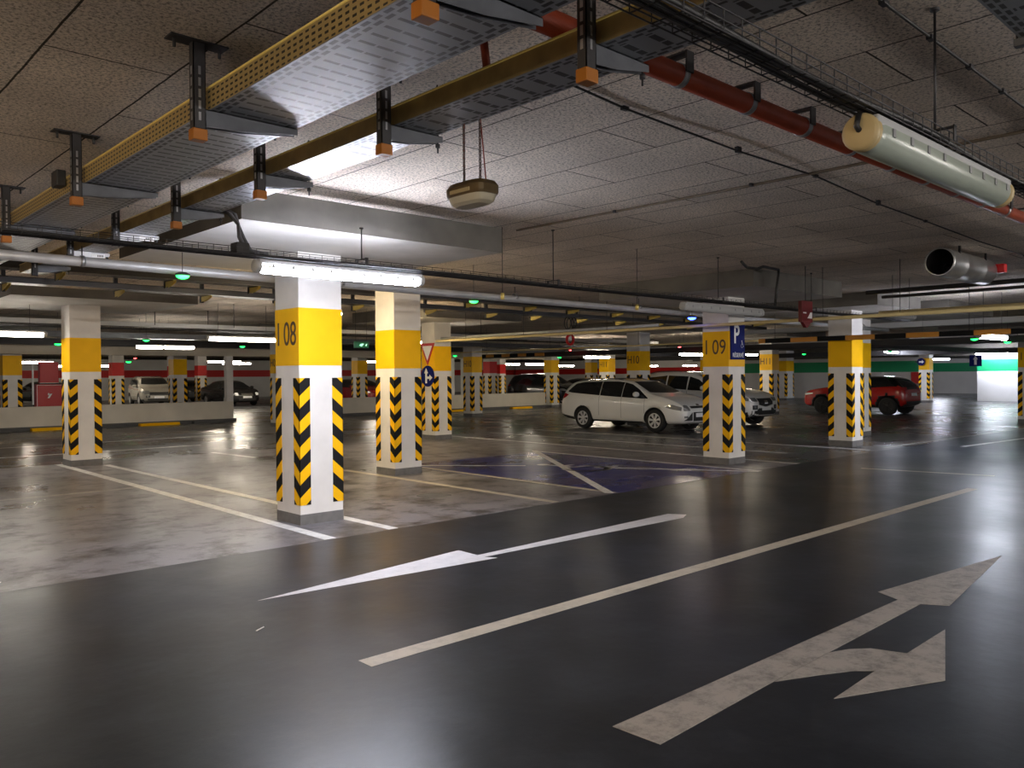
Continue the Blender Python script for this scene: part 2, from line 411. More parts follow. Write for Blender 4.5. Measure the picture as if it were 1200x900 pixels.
def pillar(x, y, label, number=None, w=.525, zt=2.95, band='yellow', guards=True, size=.34, group=None, numface='x', zt_plinth=.114):
    t = thing('concrete_pillar', label, 'pillar', (x + w / 2, y + w / 2, 0), 0, group)
    h = w / 2
    MB().box((-h, -h, 0), (h, h, zt)).build('shaft', M['column'], t)
    e = .0025
    b = MB().box((-h - e, -h - e, 1.727), (h + e, h + e, 2.35)).build('painted_band', M[band], t)
    MB().box((-h - .004, -h - .004, 0.0005), (h + .004, h + .004, zt_plinth)).build('plinth', M['plinth'], t)
    if guards:
        for sx in (1, -1):
            for sy in (1, -1):
                guard_mesh(-h * sx, -h * sy, sx, sy).build('corner_guard', [M['chev_y'], M['chev_k']], t)
    if number:
        put_text('number', number, size, M['number'], t, (-h - .006, .0, 2.06), ROT_MX, .78)
    return t
pillar(4.35, 7.99, 'square pillar marked I 08 with bright yellow band, nearest the camera', 'I 08', size=.37)
pillar(7.6, 10.87, 'unnumbered yellow banded pillar just behind the I 08 pillar', zt=ZC - .01)
pillar(4.31, 16.33, 'yellow banded pillar standing alone at the left, in front of the long low wall', None)
pillar(12.6, 16.28, 'yellow banded pillar carrying the red triangle and blue round arrow signs', None)
pillar(12.58, 7.88, 'square pillar marked I 09 beside the front of the white estate car', 'I 09', size=.37)
pillar(17.38, 7.86, 'tan pillar with orange yellow band left of the narrow white pillar behind it', None, zt=2.95, zt_plinth=.13)
pillar(20.5, 9.02, 'bright white lit pillar half hidden behind the tan pillar by the red car', None, zt=2.95)
pillar(29.0, 7.34, 'yellow banded pillar cut off by the right edge of the photo', 'I 11')
pillar(20.8, 16.25, 'pillar marked H10 rising behind the roof of the white estate car', 'H10', size=.36)
pillar(20.8, 24.5, 'pillar marked H10 standing before the low wall left of the white estate car', 'H10', size=.36)
pillar(29.0, 24.5, 'small pillar marked H11 beneath a glowing tube behind the white estate car', 'H11', size=.36)
pillar(29.0, 16.25, 'pillar marked H11 behind the bonnet of the white crossover car', 'H11', size=.36)
pillar(12.58, 24.5, 'pillar marked H09 mostly hidden behind the left side of the I 08 pillar', 'H09', size=.36)
pillar(29.25, 28.35, 'yellow banded pillar at the right end of the low wall behind the estate car', None)
pillar(12.35, 32.7, 'yellow banded pillar between the silver van and the black saloon', None)
pillar(5.9, 29.6, 'yellow banded pillar behind the low wall at the left edge of the photo', None, zt=2.6)
pillar(20.8, 32.7, 'dim tan pillar seen through the opening right of the I 08 pillar', None)
pillar(29.0, 32.7, 'pale pillar with chevrons at the tail of the dark car behind the low wall', None, band='redband')
pillar(37.2, 32.7, 'far olive and yellow pillar right of the low wall above the estate car', None)
pillar(37.2, 24.5, 'far yellow pillar behind the roof of the white crossover car', None)
pillar(37.2, 16.25, 'far pillar hidden behind the tan pillar by the red car', None)
pillar(45.4, 24.5, 'wide dark pillar left of the green striped wall behind the crossover', None, w=.9)
pillar(45.4, 16.42, 'dark pillar with a lit edge right of the red car', None)
pillar(12.6, 40.9, 'white pillar with red band left of the silver van', None, band='redband')
pillar(20.0, 49.1, 'white pillar with dark red band behind the black saloon', None, band='redband')
pillar(19.5, 52.0, 'bright white and red pillar between the silver van and the black saloon', None, band='redband', w=.7)
pillar(29.0, 49.1, 'pale pillar with red band right of the I 08 pillar', None, band='redband')
pillar(37.2, 40.9, 'distant red banded pillar behind the dark car beyond the low wall', None, band='redband')

# signs on the H09 pillar's left face
def disc_x(b, x, y, z, r, mi, dx, n=32):
    b.lathe([(0.0001, 0), (r, 0), (r, dx), (0.0001, dx)], 0, (x, y, z), n, mi, False)
xf = 12.6
t = thing('give_way_sign', 'white triangle give way sign with red border on the pillar, above the blue round sign', 'sign', (xf - .02, 16.545, 2.15))
def tri(b, r, x0, x1, mi, off=0):
    b.prism([(-r, .28 - off), (r, .28 - off), (0, -.28 + off * 1.9)], 0, x0, x1, mi)
b = MB(); tri(b, .29, -.006, .012, 0); b.build('border', M['signred'], t)
b = MB(); b.prism([(-.2, .21), (.2, .21), (0, -.16)], 0, -.01, -.004, 0); b.build('white_field', M['signwhite'], t)
t = thing('direction_sign', 'blue round sign with white straight and right arrows on the pillar', 'sign', (xf - .02, 16.545, 1.60))
b = MB(); disc_x(b, -.004, 0, 0, .265, 0, .016); b.build('disc', M['signblue'], t)
b = MB()
def yz(pts): b.prism([(-p[0], p[1]) for p in pts], 0, -.012, -.003)      # seen from -X, right is -Y
yz([(-.085, -.18), (-.02, -.18), (-.02, .08), (-.085, .08)]); yz([(-.13, .07), (.025, .07), (-.0525, .2)])
yz([(-.02, -.07), (.1, -.07), (.1, -.01), (-.02, -.01)]); yz([(.09, -.115), (.09, .035), (.2, -.04)])
b.build('arrows', M['signwhite'], t)
# reserved parking sign on I 09
t = thing('parking_sign', 'blue reserved parking sign with white P and wheelchair on pillar I 09', 'sign', (12.845, 7.865, 2.16))
MB().bevbox((-.225, -.012, -.31), (.225, .01, .31), .004).build('plate', M['signblue'], t)
put_text('letter', 'P', .46, M['signwhite'], t, (-.05, -.015, .12), ROT_MY, .8, .006)
put_text('wording', 'R\u00c9SERV\u00c9', .105, M['signwhite'], t, (0, -.015, -.235), ROT_MY, .9)
def wheelchair(s=1.0):
    b = MB()
    pts = [(.0 + .26 * math.cos(a), -.18 + .26 * math.sin(a)) for a in [math.radians(q) for q in range(150, 391, 12)]]
    def ribbon(P, w):
        for i in range(len(P) - 1):
            p, q = Vector(P[i]), Vector(P[i + 1]); d = (q - p).normalized(); nn = Vector((-d.y, d.x)) * w / 2; e = d * w * .3
            b.add([(*(p - e + nn), 0), (*(p - e - nn), 0), (*(q + e - nn), 0), (*(q + e + nn), 0)], [(0, 1, 2, 3)])
    ribbon(pts, .085)
    ribbon([(-.03, .36), (0, 0), (.22, 0), (.34, -.3), (.44, -.27)], .075); ribbon([(-.01, .2), (.18, .2)], .06)
    c = [(-.05 + .08 * math.cos(a), .47 + .08 * math.sin(a)) for a in [2 * PI * q / 16 for q in range(16)]]
    b.add([(x, y, 0) for x, y in c], [tuple(range(16))])
    b.v = [(x * s, y * s, z) for x, y, z in b.v]
    return b
o = wheelchair(.13).build('wheelchair_symbol', M['signwhite'], t); o.location = (.13, -.014, -.04); o.rotation_euler = ROT_MY

# ------------------------------------------------------------------ floor markings
ZM = .003
def line(x0, y0, x1, y1, w, m, label, group=None, name='painted_line', z=ZM):
    d = Vector((x1 - x0, y1 - y0)).normalized(); n = Vector((-d.y, d.x)) * w / 2
    return slab(name, [(x0 + n.x, y0 + n.y), (x0 - n.x, y0 - n.y), (x1 - n.x, y1 - n.y), (x1 + n.x, y1 + n.y)][::-1], z, m, label, 'floor marking', group)
slab('blue_bay_marking', [(8.5, 7.1), (12.12, 7.1), (12.12, 12.1), (8.5, 12.1)], .0025, M['blue_bay'], 'dark blue painted disabled parking bay on the floor before the I 09 pillar', 'floor marking')
line(4.20, 7.12, 4.26, 17.0, .13, M['white_line'], 'white bay line running past the left side of pillar I 08')
line(4.95, 7.12, 4.87, 16.2, .12, M['white_line'], 'white bay line running from the right side of pillar I 08')
line(7.43, 7.14, 7.48, 12.2, .12, M['cream_line'], 'pale bay line ending at the aisle right of the unnumbered pillar')
line(8.56, 7.14, 8.64, 12.1, .11, M['cream_line'], 'pale line along the left edge of the blue bay', z=.0042)
line(12.12, 7.0, 12.12, 12.2, .11, M['white_line'], 'white line along the right edge of the blue bay', z=.0042)
line(13.55, 7.1, 13.7, 17.1, .12, M['white_line'], 'long white line beyond the blue bay behind pillar I 09', z=.0042)
line(16.95, 7.3, 16.95, 17.6, .12, M['white_line'], 'long white line on the floor in front of the estate car wheels')
line(15.2, 8.2, 15.25, 17.2, .09, M['white_line'], 'thin white line between the blue bay and the estate car')
line(8.5, 7.17, 12.2, 12.35, .13, M['white_line'], 'white diagonal crossing the blue bay and touching its near corner', z=.0052)
line(12.05, 7.0, 10.68, 9.35, .10, M['white_line'], 'short white diagonal at the right of the wheelchair symbol in the blue bay', z=.0052)
line(8.75, 11.85, 10.05, 10.4, .10, M['white_line'], 'short white diagonal at the left of the wheelchair symbol in the blue bay', z=.0052)
o = wheelchair(1.45).build('wheelchair_marking', M['arrow_white']); o.location = (10.45, 9.6, .0056); o.rotation_euler = (0, 0, 0)
tag(o, 'white wheelchair symbol in the middle of the blue bay', 'floor marking')
line(-6.0, 12.6, 4.15, 12.5, .10, M['worn_line'], 'faint worn line joining the bay line left of pillar I 08')
line(1.22, 7.1, 1.4, 7.5, .13, M['white_line'], 'short white stub at the left edge of the floor')
line(-3, 19.25, 7.9, 19.3, .14, M['white_line'], 'white line across the far aisle left of the lone pillar')
line(4.2, 22.0, 10.8, 22.3, .13, M['white_line'], 'farther white line in front of the long low wall')
line(7.3, 17.2, 7.42, 15.4, .12, M['white_line'], 'short white stub behind the left side of pillar I 08')
line(13.5, 7.85, 13.6, 7.1, .10, M['cream_line'], 'shortest pale dash on the aisle right of pillar I 09', z=.0047)
line(13.6, 6.0, 13.95, 4.1, .10, M['cream_line'], 'longer pale dash in the aisle below the tan pillar', z=.0047)
line(2.5, 3.885, 12.25, 3.87, .135, M['cream_line'], 'long cream centre stripe along the dark aisle', name='lane_stripe')
line(19.0, 6.2, 26, 5.6, .12, M['white_line'], 'bluish white line on the aisle at the right edge of the photo')
line(17.7, 7.3, 28.0, 6.9, .10, M['worn_line'], 'faint line along the aisle right of the tan pillar')
slab('painted_arrow', [(2.66, 5.52), (4.80, 5.325), (4.74, 5.435), (7.60, 5.345), (7.80, 5.44), (7.69, 5.62), (4.74, 5.53), (4.755, 5.81)], ZM, M['arrow_white'], 'white arrow on the dark aisle pointing left toward the viewer', 'floor marking')
# straight-and-right arrow
stem = [(2.857, 2.40), (2.865, 2.14), (3.87, 2.17), (5.90, 2.195), (5.99, 2.04), (7.95, 2.28), (6.01, 2.53), (5.90, 2.345), (3.9, 2.38)]
br = [(3.88, 2.165), (4.13, 2.05), (4.32, 1.95), (4.40, 1.87), (3.88, 1.85), (4.52, 1.56), (5.42, 1.87), (4.80, 1.86), (4.74, 2.04), (4.64, 2.12), (4.5, 2.175)]
n1, n2 = len(stem), len(br)
b = MB()
for P in (stem, br):
    n = len(P); zz = ZM if P is stem else ZM + .0006
    b.add([(x, y, .0002) for x, y in P] + [(x, y, zz) for x, y in P], [tuple(range(n, 2 * n))] + [(i, (i + 1) % n, n + (i + 1) % n, n + i) for i in range(n)])
tag(b.build('painted_arrow', M['arrow_worn']), 'large worn white arrow pointing straight ahead and right in the foreground', 'floor marking')
for o in [q for q in bpy.data.objects if q.type == 'MESH' and q.get('category') == 'floor marking']:
    bm = bmesh.new(); bm.from_mesh(o.data); bmesh.ops.recalc_face_normals(bm, faces=bm.faces[:])
    up = sum(fc.normal.z * fc.calc_area() for fc in bm.faces)
    if up < 0: bmesh.ops.reverse_faces(bm, faces=bm.faces[:])
    bm.to_mesh(o.data); bm.free()
# cigarette end and manhole
tag(MB().tube([(2.33, 4.86, .006), (2.40, 4.90, .006)], .004, 8).build('cigarette_end', M['signwhite']), 'tiny white cigarette end on the dark floor, left foreground', 'litter')
tag(MB().lathe([(0.0001, .004), (.22, .004), (.24, .001)], 2, (6.72, 8.72, 0), 24).build('drain_cover', M['plinth']), 'round drain cover in the bay floor right of pillar I 08', 'drain cover')

# ------------------------------------------------------------------ far walls
yw = 28.75
def wallbox(name, a, b2, m): return struct(MB().box(a, b2).build(name, m))
wallbox('wall_parapet_left', (-12, yw, 0), (13.0, yw + .2, .74), M['parapet'])
wallbox('wall_parapet_right', (16.4, yw, 0), (29.2, yw + .2, .74), M['parapet'])
wallbox('trim_kerb_left', (-12, yw - .14, 0), (13.05, yw - .002, .12), M['kerb'])
wallbox('trim_kerb_right', (16.35, yw - .14, 0), (29.2, yw - .002, .12), M['kerb'])
wallbox('wall_lintel', (-12, yw - .05, 2.38), (29.2, yw + .3, 2.78), M['beam'])
for (x, w_, m) in ((12.75, .25, 'column'), (16.4, .3, 'dark'), (23.1, .28, 'column'), (23.9, .3, 'wallwhite'), (16.75, .2, 'beam')):
    wallbox('wall_post', (x, yw + .002, .74), (x + w_, yw + .2, 2.38), M[m])
# right zone wall with the green stripe
def striped(name, p0, p1, m2, zt=ZC, z0=1.63, z1=2.28, th=.25, along='y'):
    (x0, y0), (x1, y1) = p0, p1
    e = .004
    struct(MB().box((x0, y0, 0), (x1, y1, zt)).build(name, M['wallwhite']))
    if along == 'y': struct(MB().box((x0 - e, y0, z0), (x0 + .02, y1, z1)).build(name.replace('wall', 'trim_stripe'), M[m2]))
    else: struct(MB().box((x0, y0 - e, z0), (x1, y0 + .02, z1)).build(name.replace('wall', 'trim_stripe'), M[m2]))
striped('wall_green_left', (50.0, 18.0), (50.3, 33.0), 'wallgreen', 2.5)
striped('wall_green_right', (49.5, 2.0), (49.8, 15.4), 'wallgreen', 2.7)
striped('wall_green_back', (66.0, 8.0), (66.3, 34.0), 'wallgreen', 2.6)
struct(MB().box((49.6, 2.0, 2.5), (50.2, 34, ZC)).build('wall_green_lintel', M['panelc']))
striped('wall_red_back', (-5, 64.0), (75, 64.3), 'wallred', 3.0, 1.66, 2.2, along='x')
striped('wall_red_side', (60.0, 36.0), (60.3, 63.5), 'wallred', 3.0, 1.66, 2.2)
striped('wall_red_near', (-4, 55.0), (9, 55.3), 'wallred', 2.6, 1.66, 2.2, along='x')
struct(MB().box((90, -14, 0), (90.3, 85, ZC)).build('wall_right', M['wallwhite']))
struct(MB().box((-12, 85, 0), (90, 85.3, ZC)).build('wall_back', M['wallwhite']))
# parking humps painted along the low wall
for i, x in enumerate((2.6, 6.4, 9.6, 22.8, 26.6)):
    o = MB().prism([(yw - .42, .001), (yw - .16, .001), (yw - .2, .09), (yw - .38, .09)], 0, x, x + 1.3).build('wheel_stop', M['chev_y'])
    o['label'] = ['yellow wheel stop at the far left foot of the long low wall', 'yellow wheel stop left of the lone pillar, at the low wall foot', 'yellow wheel stop right of the lone pillar below the silver van',
                  'yellow wheel stop beside the distant H10 pillar at the low wall', 'yellow wheel stop below the dark car behind the low wall'][i]; o['category'] = 'wheel stop'
for i, x in enumerate((4.6, 7.9, 11.4, 24.7)):
    o = MB().prism([(yw - .42, .001), (yw - .16, .001), (yw - .2, .09), (yw - .38, .09)], 0, x, x + 1.2).build('wheel_stop', M['kerb'])
    o['label'] = ['black wheel stop at the left part of the long low wall', 'black wheel stop at the low wall just right of the lone pillar', 'black wheel stop near the right end of the long low wall',
                  'black wheel stop between two yellow ones by the dark car'][i]; o['category'] = 'wheel stop'

# ------------------------------------------------------------------ cable trays
def tray(name, label, W, H, length, floor_m, loc, rz, yellow=True, cables=0):
    t = thing(name, label, 'cable tray', loc, rz)
    MB().box((0, 0, 0), (W, length, .004)).build('tray_floor', floor_m, t)
    for i, x in enumerate((0, W)):
        sgn = 1 if i == 0 else -1
        b = MB().box((min(x, x + sgn * .003), 0, .004), (max(x, x + sgn * .003), length, H))
        b.build('side_wall', (M['yside'] if W > .4 else M['yplain']) if yellow else (M['dark'] if yellow is None else M['steel']), t)
        MB().tube([(x, 0, H), (x, length, H)], .006, 6).build('rolled_lip', M['lipgold'] if yellow else (M['dark'] if yellow is None else M['steel']), t)
    for c in range(cables):
        x = .05 + (W - .1) * (c + .5) / cables
        pts = [(x + .012 * math.sin(c * 2.1 + q * .9), q * length / 24, .022 + .008 * math.sin(q * 1.7 + c)) for q in range(25)]
        MB().tube(pts, .013, 6).build('cable', M['black'], t)
    return t
def support(label, W, drop, zarm, loc, rz, rod=False, arm_m='slate', cap=True, group=None, arm_rise=.035, flip=False):
    """hanging channel post with cantilever arm; local x along the arm, z=0 at the ceiling"""
    t = thing('tray_support', label, 'tray support', loc, rz, group)
    b = MB().box((-.14, -.045, -.008), (.14, .045, -.0005)); b.tube([(-.11, 0, -.05), (-.11, 0, -.008)], .008, 6); b.tube([(.11, 0, -.05), (.11, 0, -.008)], .008, 6)
    b.build('ceiling_plate', M['dark'], t)
    b = MB(); w, d = .03, .024
    b.box((-w, -d, -drop), (w, -d + .004, -.008)); b.box((-w, -d, -drop), (-w + .004, d, -.008)); b.box((w - .004, -d, -drop), (w, d, -.008))
    s2 = b; z = -.14
    while z > -drop + .06:
        s2.box((-w - .001, -.008, z - .02), (-w + .001, .008, z + .02), 1); s2.box((-.006, -d - .001, z - .02), (.006, -d + .001, z + .02), 1); z -= .055
    b.build('post', [M['dark'], M['steel']], t)
    if cap: MB().bevbox((-w - .006, -d - .006, -drop - .035), (w + .006, d + .006, -drop + .02), .004).build('end_cap', M['orange'], t)
    b = MB(); h0, h1 = .085, .032
    for yy in (-.02, .016):
        b.prism([(w, zarm), (w, zarm - h0), (W * .45, zarm - h0 + .012), (W, zarm - h1), (W, zarm)], 1, yy, yy + .004)
    b.box((w, -.02, zarm - .004), (W, .02, zarm))
    b.build('arm', M[arm_m], t)
    if rod:
        b = MB().tube([(W - .02, 0, -.002), (W - .02, 0, zarm - .09)], .005, 6); b.tube([(W - .02, 0, zarm - .06), (W - .02, 0, zarm - .04)], .013, 6)
        b.build('threaded_rod', M['dark'], t)
    return t
tray('cable_tray', 'wide perforated cable tray crossing the top left of the ceiling', .46, .11, 12.6, M['tray_wide'], (1.665, -.9, 2.90), 0, True, 4)
tray('cable_tray', 'narrow perforated cable tray right of the wide one, above the hanging lamp', .28, .10, 12.6, M['tray_narrow'], (2.53, -.9, 2.93), 0, True, 3)
names1 = ['off', 'support of the wide tray at the top edge, its orange cap seen from below', 'nearest whole support of the wide tray, left of the top centre', 'second whole support of the wide tray, by the small black box',
          'third support of the wide tray, cut by the left edge', 'fourth support of the wide tray, behind the front cable basket', 'last support of the wide tray, far left']
for i in range(1, 7):
    support(names1[i], .52, .44, -.32, (1.615, 1.94 + (i - 1) * 1.99 + (.18 if i == 1 else 0), ZC), 0)
for i in range(7):
    lab = ['support of the narrow tray right above the red pipe end', 'support of the narrow tray just left of the hanging chain lamp', 'support of the narrow tray where it nears the drop panel', 'support of the narrow tray left of the drop panel edge',
           'pale armed support of the narrow tray with a white label, nearer one', 'pale armed support of the narrow tray with a white label, farther one', 'last support of the narrow tray, near the far left rails', ''][i]
    tt = support(lab, .378, .42, -.29, (2.475, 2.19 + 1.425 * i, ZC), 0, rod=True, cap=(i < 4), arm_m='gpipe' if i in (4, 5) else 'slate')
    if i in (4, 5):
        MB().box((.2, -.0225, -.345), (.33, -.0202, -.305)).build('label_plate', M['signwhite'], tt)
        bb = MB()
        for q in range(5): bb.box((.255 + .013 * q, -.0232, -.335), (.262 + .013 * q, -.0226, -.315))
        bb.build('label_print', M['black'], tt)
# crossing trays in the distance
tray('cable_tray', 'upper distant cable tray running right behind pillar I 08', .30, .09, 20, M['tray_dark'], (2.2, 12.25, 3.02), -PI / 2, None, 2)
tray('cable_tray', 'lower distant cable tray running right behind the unnumbered pillar', .30, .08, 20, M['tray_dark'], (2.2, 12.9, 2.90), -PI / 2, None, 2)
xs = [2.6, 4.05, 5.35, 6.6, 8.15, 9.8, 11.4, 12.7, 14.2, 15.6, 17.1, 18.6, 20.4]
for i, x in enumerate(xs):
    nm = ['first', 'second', 'third', 'fourth', 'fifth', 'sixth', 'seventh', 'eighth', 'ninth', 'tenth', 'eleventh', 'twelfth', 'thirteenth', 'fourteenth'][i]
    support('yellow armed hanger of the lower distant tray, %s counted from the left' % nm, .34, .42 if i % 2 == 0 else .36, -.325, (x, 12.95, ZC), -PI / 2, arm_m='yarm', cap=False)
    support('yellow armed hanger of the upper distant tray, %s counted from the left' % nm, .34, .30, -.205, (x + .5, 12.3, ZC), -PI / 2, arm_m='yarm', cap=False)
t = tray('cable_tray', 'dark perforated tray in the top right corner of the photo', .3, .1, 5, M['tray_narrow'], (3.2, 1.02, 2.95), -PI / 2, False, 1)
for i_, xx in enumerate((.6, 2.6)):
    MB().tube([(-.012 if i_ else -.012, xx, 0), (-.012, xx, ZC - 2.951)], .005, 6).build('rod', M['dark'], t); MB().tube([(.312, xx, 0), (.312, xx, ZC - 2.951)], .005, 6).build('rod', M['dark'], t); MB().box((-.02, xx - .02, -.03), (.32, xx + .02, -.001)).build('cross_bar', M['slate'], t)
# small black box on the wide tray
tag(MB().bevbox((1.60, 6.32, 2.95), (1.66, 6.46, 3.06), .006).build('junction_box', M['black']), 'small black junction box on the side of the wide tray', 'junction box')

def basket(name, label, x0, x1, y, z, W=.15, H=.06, step=.1, ncab=5, r=.0028, sag=0.0):
    t = thing(name, label, 'cable basket', (x0, y, z))
    L = x1 - x0; b = MB()
    for (yy, zz) in ((-W / 2, H), (-W / 2, H / 2), (-W / 2, 0), (-W / 4, 0), (0, 0), (W / 4, 0), (W / 2, 0), (W / 2, H / 2), (W / 2, H)):
        b.tube([(0, yy, zz), (L, yy, zz)], r, 5, caps=False)
    x = 0
    while x <= L:
        b.tube([(x, -W / 2, H), (x, -W / 2, 0), (x, W / 2, 0), (x, W / 2, H)], r, 5, caps=False, smooth=False); x += step
    b.build('wire_mesh', M['dark'], t)
    for c in range(ncab):
        yy = -W / 2 + .02 + (W - .04) * c / max(1, ncab - 1)
        pts = [(L * q / 40, yy + .008 * math.sin(q * .8 + c * 2), .014 + .006 * (1 + math.sin(q * .55 + c * 1.3))) for q in range(41)]
        MB().tube(pts, .011, 6).build('cable', M['black'], t)
    return t
basket('cable_basket', 'wire cable basket with black cables above the unlit tube, upper right', 0.6, 9.5, 1.38, 2.60, .11, .065, .1, 4)
basket('cable_basket', 'wire cable basket with black cables carrying the bright tube before pillar I 08', -1.5, 16.5, 6.36, 2.585, .12, .065, .12, 3)
basket('cable_basket', 'distant wire cable basket carrying the tubes above the far left aisle', 0, 24, 17.54, 2.60, .15, .06, .2, 2)
def rod(x, y, z0, z1, label, hook=True, r=.006):
    b = MB().tube([(x, y, z0), (x, y, z1)], r, 6); b.lathe([(.0001, z1 - .012), (.02, z1 - .012), (.02, z1)], 2, (x, y, 0), 10)
    if hook: b.box((x - .015, y - .085, z0 - .01), (x + .015, y + .085, z0 - .004)); b.box((x - .015, y + .079, z0 - .07), (x + .015, y + .085, z0)); b.box((x - .015, y - .085, z0 - .07), (x + .015, y - .079, z0))
    return tag(b.build('hanger_rod', M['dark']), label, 'hanger rod')
rod(3.89, 1.38, 2.685, ZC, 'tall hanger rod holding the basket above the unlit tube')
rod(4.1, 6.36, 2.67, 2.95, 'short hanger rod above the bright tube before pillar I 08')
rod(6.6, 6.36, 2.66, ZC, 'hanger rod of the front basket right of the drop panel')
rod(9.9, 6.36, 2.66, ZC, 'hanger rod of the front basket above the blue bay')
rod(12.6, 6.36, 2.66, ZC, 'hanger rod of the front basket above pillar I 09', True)
for x, lab in ((6.05, 'pull cord with a small yellow knob right of the bright tube'), (8.4, 'pull cord with a small yellow knob above the estate car roof')):
    t = thing('pull_cord', lab, 'pull cord', (x, 6.6, 0)); xx = 0
    MB().tube([(0, 0, 2.5), (0, 0, ZC)], .004, 6).build('cord', M['dark'], t)
    MB().lathe([(.0001, 2.43), (.022, 2.43), (.022, 2.5), (.0001, 2.5)], 2, (0, 0, 0), 12).build('knob', M['lipgold'], t)
# cables dropping from the narrow tray on to the front basket
t = thing('cable_drop', 'bundle of grey cables dropping from the narrow tray to the front basket', 'cable', (2.98, 6.36, 0))
for k in range(4):
    dx = .02 * k
    MB().tube([(-.20 + dx, .1, 2.98), (-.10 + dx, .06, 2.93), (-.05 + dx * .6, .02 * k, 2.84), (-.045 + dx, .01 * k, 2.74), (.0 + dx, .0, 2.64), (.08 + dx * 2, -.02, 2.62)], .013, 7).build('cable', M['slate'] if k % 2 else M['black'], t)
MB().bevbox((-.09, -.06, 2.60), (.02, .06, 2.69), .008).build('junction_box', M['black'], t)
# red sprinkler pipe
t = thing('sprinkler_pipe', 'red sprinkler pipe running along the ceiling at upper right', 'pipe', (2.2, 2.46, 3.115))
b = MB(); b.tube([(-1.6, 0, 0), (12.6, 0.0, 0)], .055, 18); b.build('pipe', M['redpipe'], t)
for i in range(17):
    x = 1.28 + i * .645
    b = MB(); b.lathe([(.056, -.02), (.061, -.02), (.061, .02), (.056, .02)], 0, (x, 0, 0), 18); b.build('clamp', M['steel'], t)
    b = MB(); b.box((x - .03, .062, -.02), (x + .03, .072, .104)); b.box((x - .03, -.07, .096), (x + .03, .072, .104)); b.box((x - .03, -.072, .0), (x + .03, -.062, .104)); b.build('bracket', M['dark'], t)
t = thing('sprinkler_branch', 'short bent red pipe between the two cable trays', 'pipe', (2.3, 4.0, 0))
MB().tube([(-.3, -1.3, 3.14), (0.1, -1.2, 3.16), (.19, -1.17, 3.13), (.25, -1.12, 3.05), (.28, -1.08, 2.99), (.28, -1.07, 2.95)], .02, 10).build('pipe', M['redpipe'], t)

# cables clipped to the ceiling
def ceiling_cable(label, pts, r, m, clips):
    t = thing('ceiling_cable', label, 'cable')
    MB().tube(pts, r, 6).build('cable', m, t)
    for c in clips: MB().bevbox((c[0] - .025, c[1] - .015, c[2] - .012), (c[0] + .025, c[1] + .015, ZC - .0005), .003).build('clip', M['dark'], t)
    return t
P = [(3.0, 3.05, ZC - .012), (3.9, 3.15, ZC - .012), (5.2, 3.17, ZC - .03), (6.4, 3.19, ZC - .012), (7.8, 3.27, ZC - .035), (9.2, 3.36, ZC - .012), (11, 3.4, ZC - .03), (13, 3.44, ZC - .012)]
ceiling_cable('thin black cable sagging along the ceiling below the red pipe', P, .007, M['black'], P[1::2] + [P[2], P[4]])
P = [(2.2, 1.5, ZC - .01)] + [(3.64 + .55 * i, 1.5 + .004 * i, ZC - .01) for i in range(9)]
ceiling_cable('black cable clipped to the ceiling above the tall hanger rod', P, .008, M['black'], P[1:7])
ceiling_cable('thin brown strip crossing the ceiling from the drop panel corner to the right', [(6.27, 6.6, ZC - .013), (6.3, 4, ZC - .013), (6.24, -1, ZC - .013)], .012, mat('ceiling_strip_brown', (.16, .12, .08), .6), [(6.28, 5.2, ZC - .013), (6.28, 3.7, ZC - .013), (6.26, 2.3, ZC - .013)])  # thin brown strip along the ceiling, starting at the panel corner
t = thing('ceiling_cable', 'thick black cable bending down the drop panel above pillar I 09', 'cable')
MB().tube([(10.4, 6.3, ZC - .02), (10.55, 6.3, ZC - .09), (10.75, 6.25, ZC - .1), (11.0, 6.3, 3.18), (11.45, 6.3, 3.17), (11.5, 6.33, 3.1), (11.5, 6.36, 2.9), (11.45, 6.36, 2.62)], .02, 8).build('cable', M['black'], t)
# far pipes
t = thing('drain_duct', 'long grey pipe running behind the bright tube across the ceiling', 'pipe', (-2, 9.0, 2.76))
MB().tube([(0, 0, .05), (6.4, 0, .01), (16, 0, -.03), (24, .0, -.04)], .05, 14).build('pipe', M['gpipe'], t)
for i in range(8): MB().lathe([(.051, -.02), (.058, -.02), (.058, .02), (.051, .02)], 0, (1.5 + 3 * i, 0, .03 - .004 * i), 14).build('clamp', M['steel'], t); MB().tube([(1.5 + 3 * i, 0, .05), (1.5 + 3 * i, 0, .18)], .006, 6).build('rod', M['dark'], t)
def ypipe(label, x, y0, y1, z, r, m, hang):
    t = thing('service_pipe', label, 'pipe', (x, y0, z)); L = y1 - y0
    MB().tube([(0, 0, 0), (0, L, 0)], r, 12).build('pipe', m, t)
    for q in hang: MB().tube([(0, q - y0, r), (0, q - y0, ceil_at(x, q) - z - .001)], .005, 6).build('rod', M['dark'], t)
    return t
ypipe('cream pipe crossing in front of pillar I 09 toward the right', 12.05, -2, 15.5, 2.43, .028, M['ypipe'], (2, 4.75, 5.9, 10.2, 12.5, 14.4))
ypipe('paler upper pipe beside the cream pipe, ending left of the blue light', 12.6, 9.4, 16.0, 2.53, .03, M['gpipe'], (10, 11.4, 14.5))
ypipe('thin white pipe below the cream pipe, behind pillar I 09', 18.5, 8.2, 26, 2.42, .022, M['ypipe'], (11.2, 14.5, 18, 21))
ypipe('upper cream rail at the right, beside the cream pipe', 12.9, -2, 5.4, 2.52, .035, M['ypipe'], (0.5, 3.2))
ypipe('dark pipe high on the ceiling at the far right', 15.2, -3, 6.6, 3.08, .04, M['dark'], ())
ypipe('second dark pipe high on the ceiling at the far right, behind the first', 15.9, -3, 6.6, 3.04, .03, M['dark'], ())
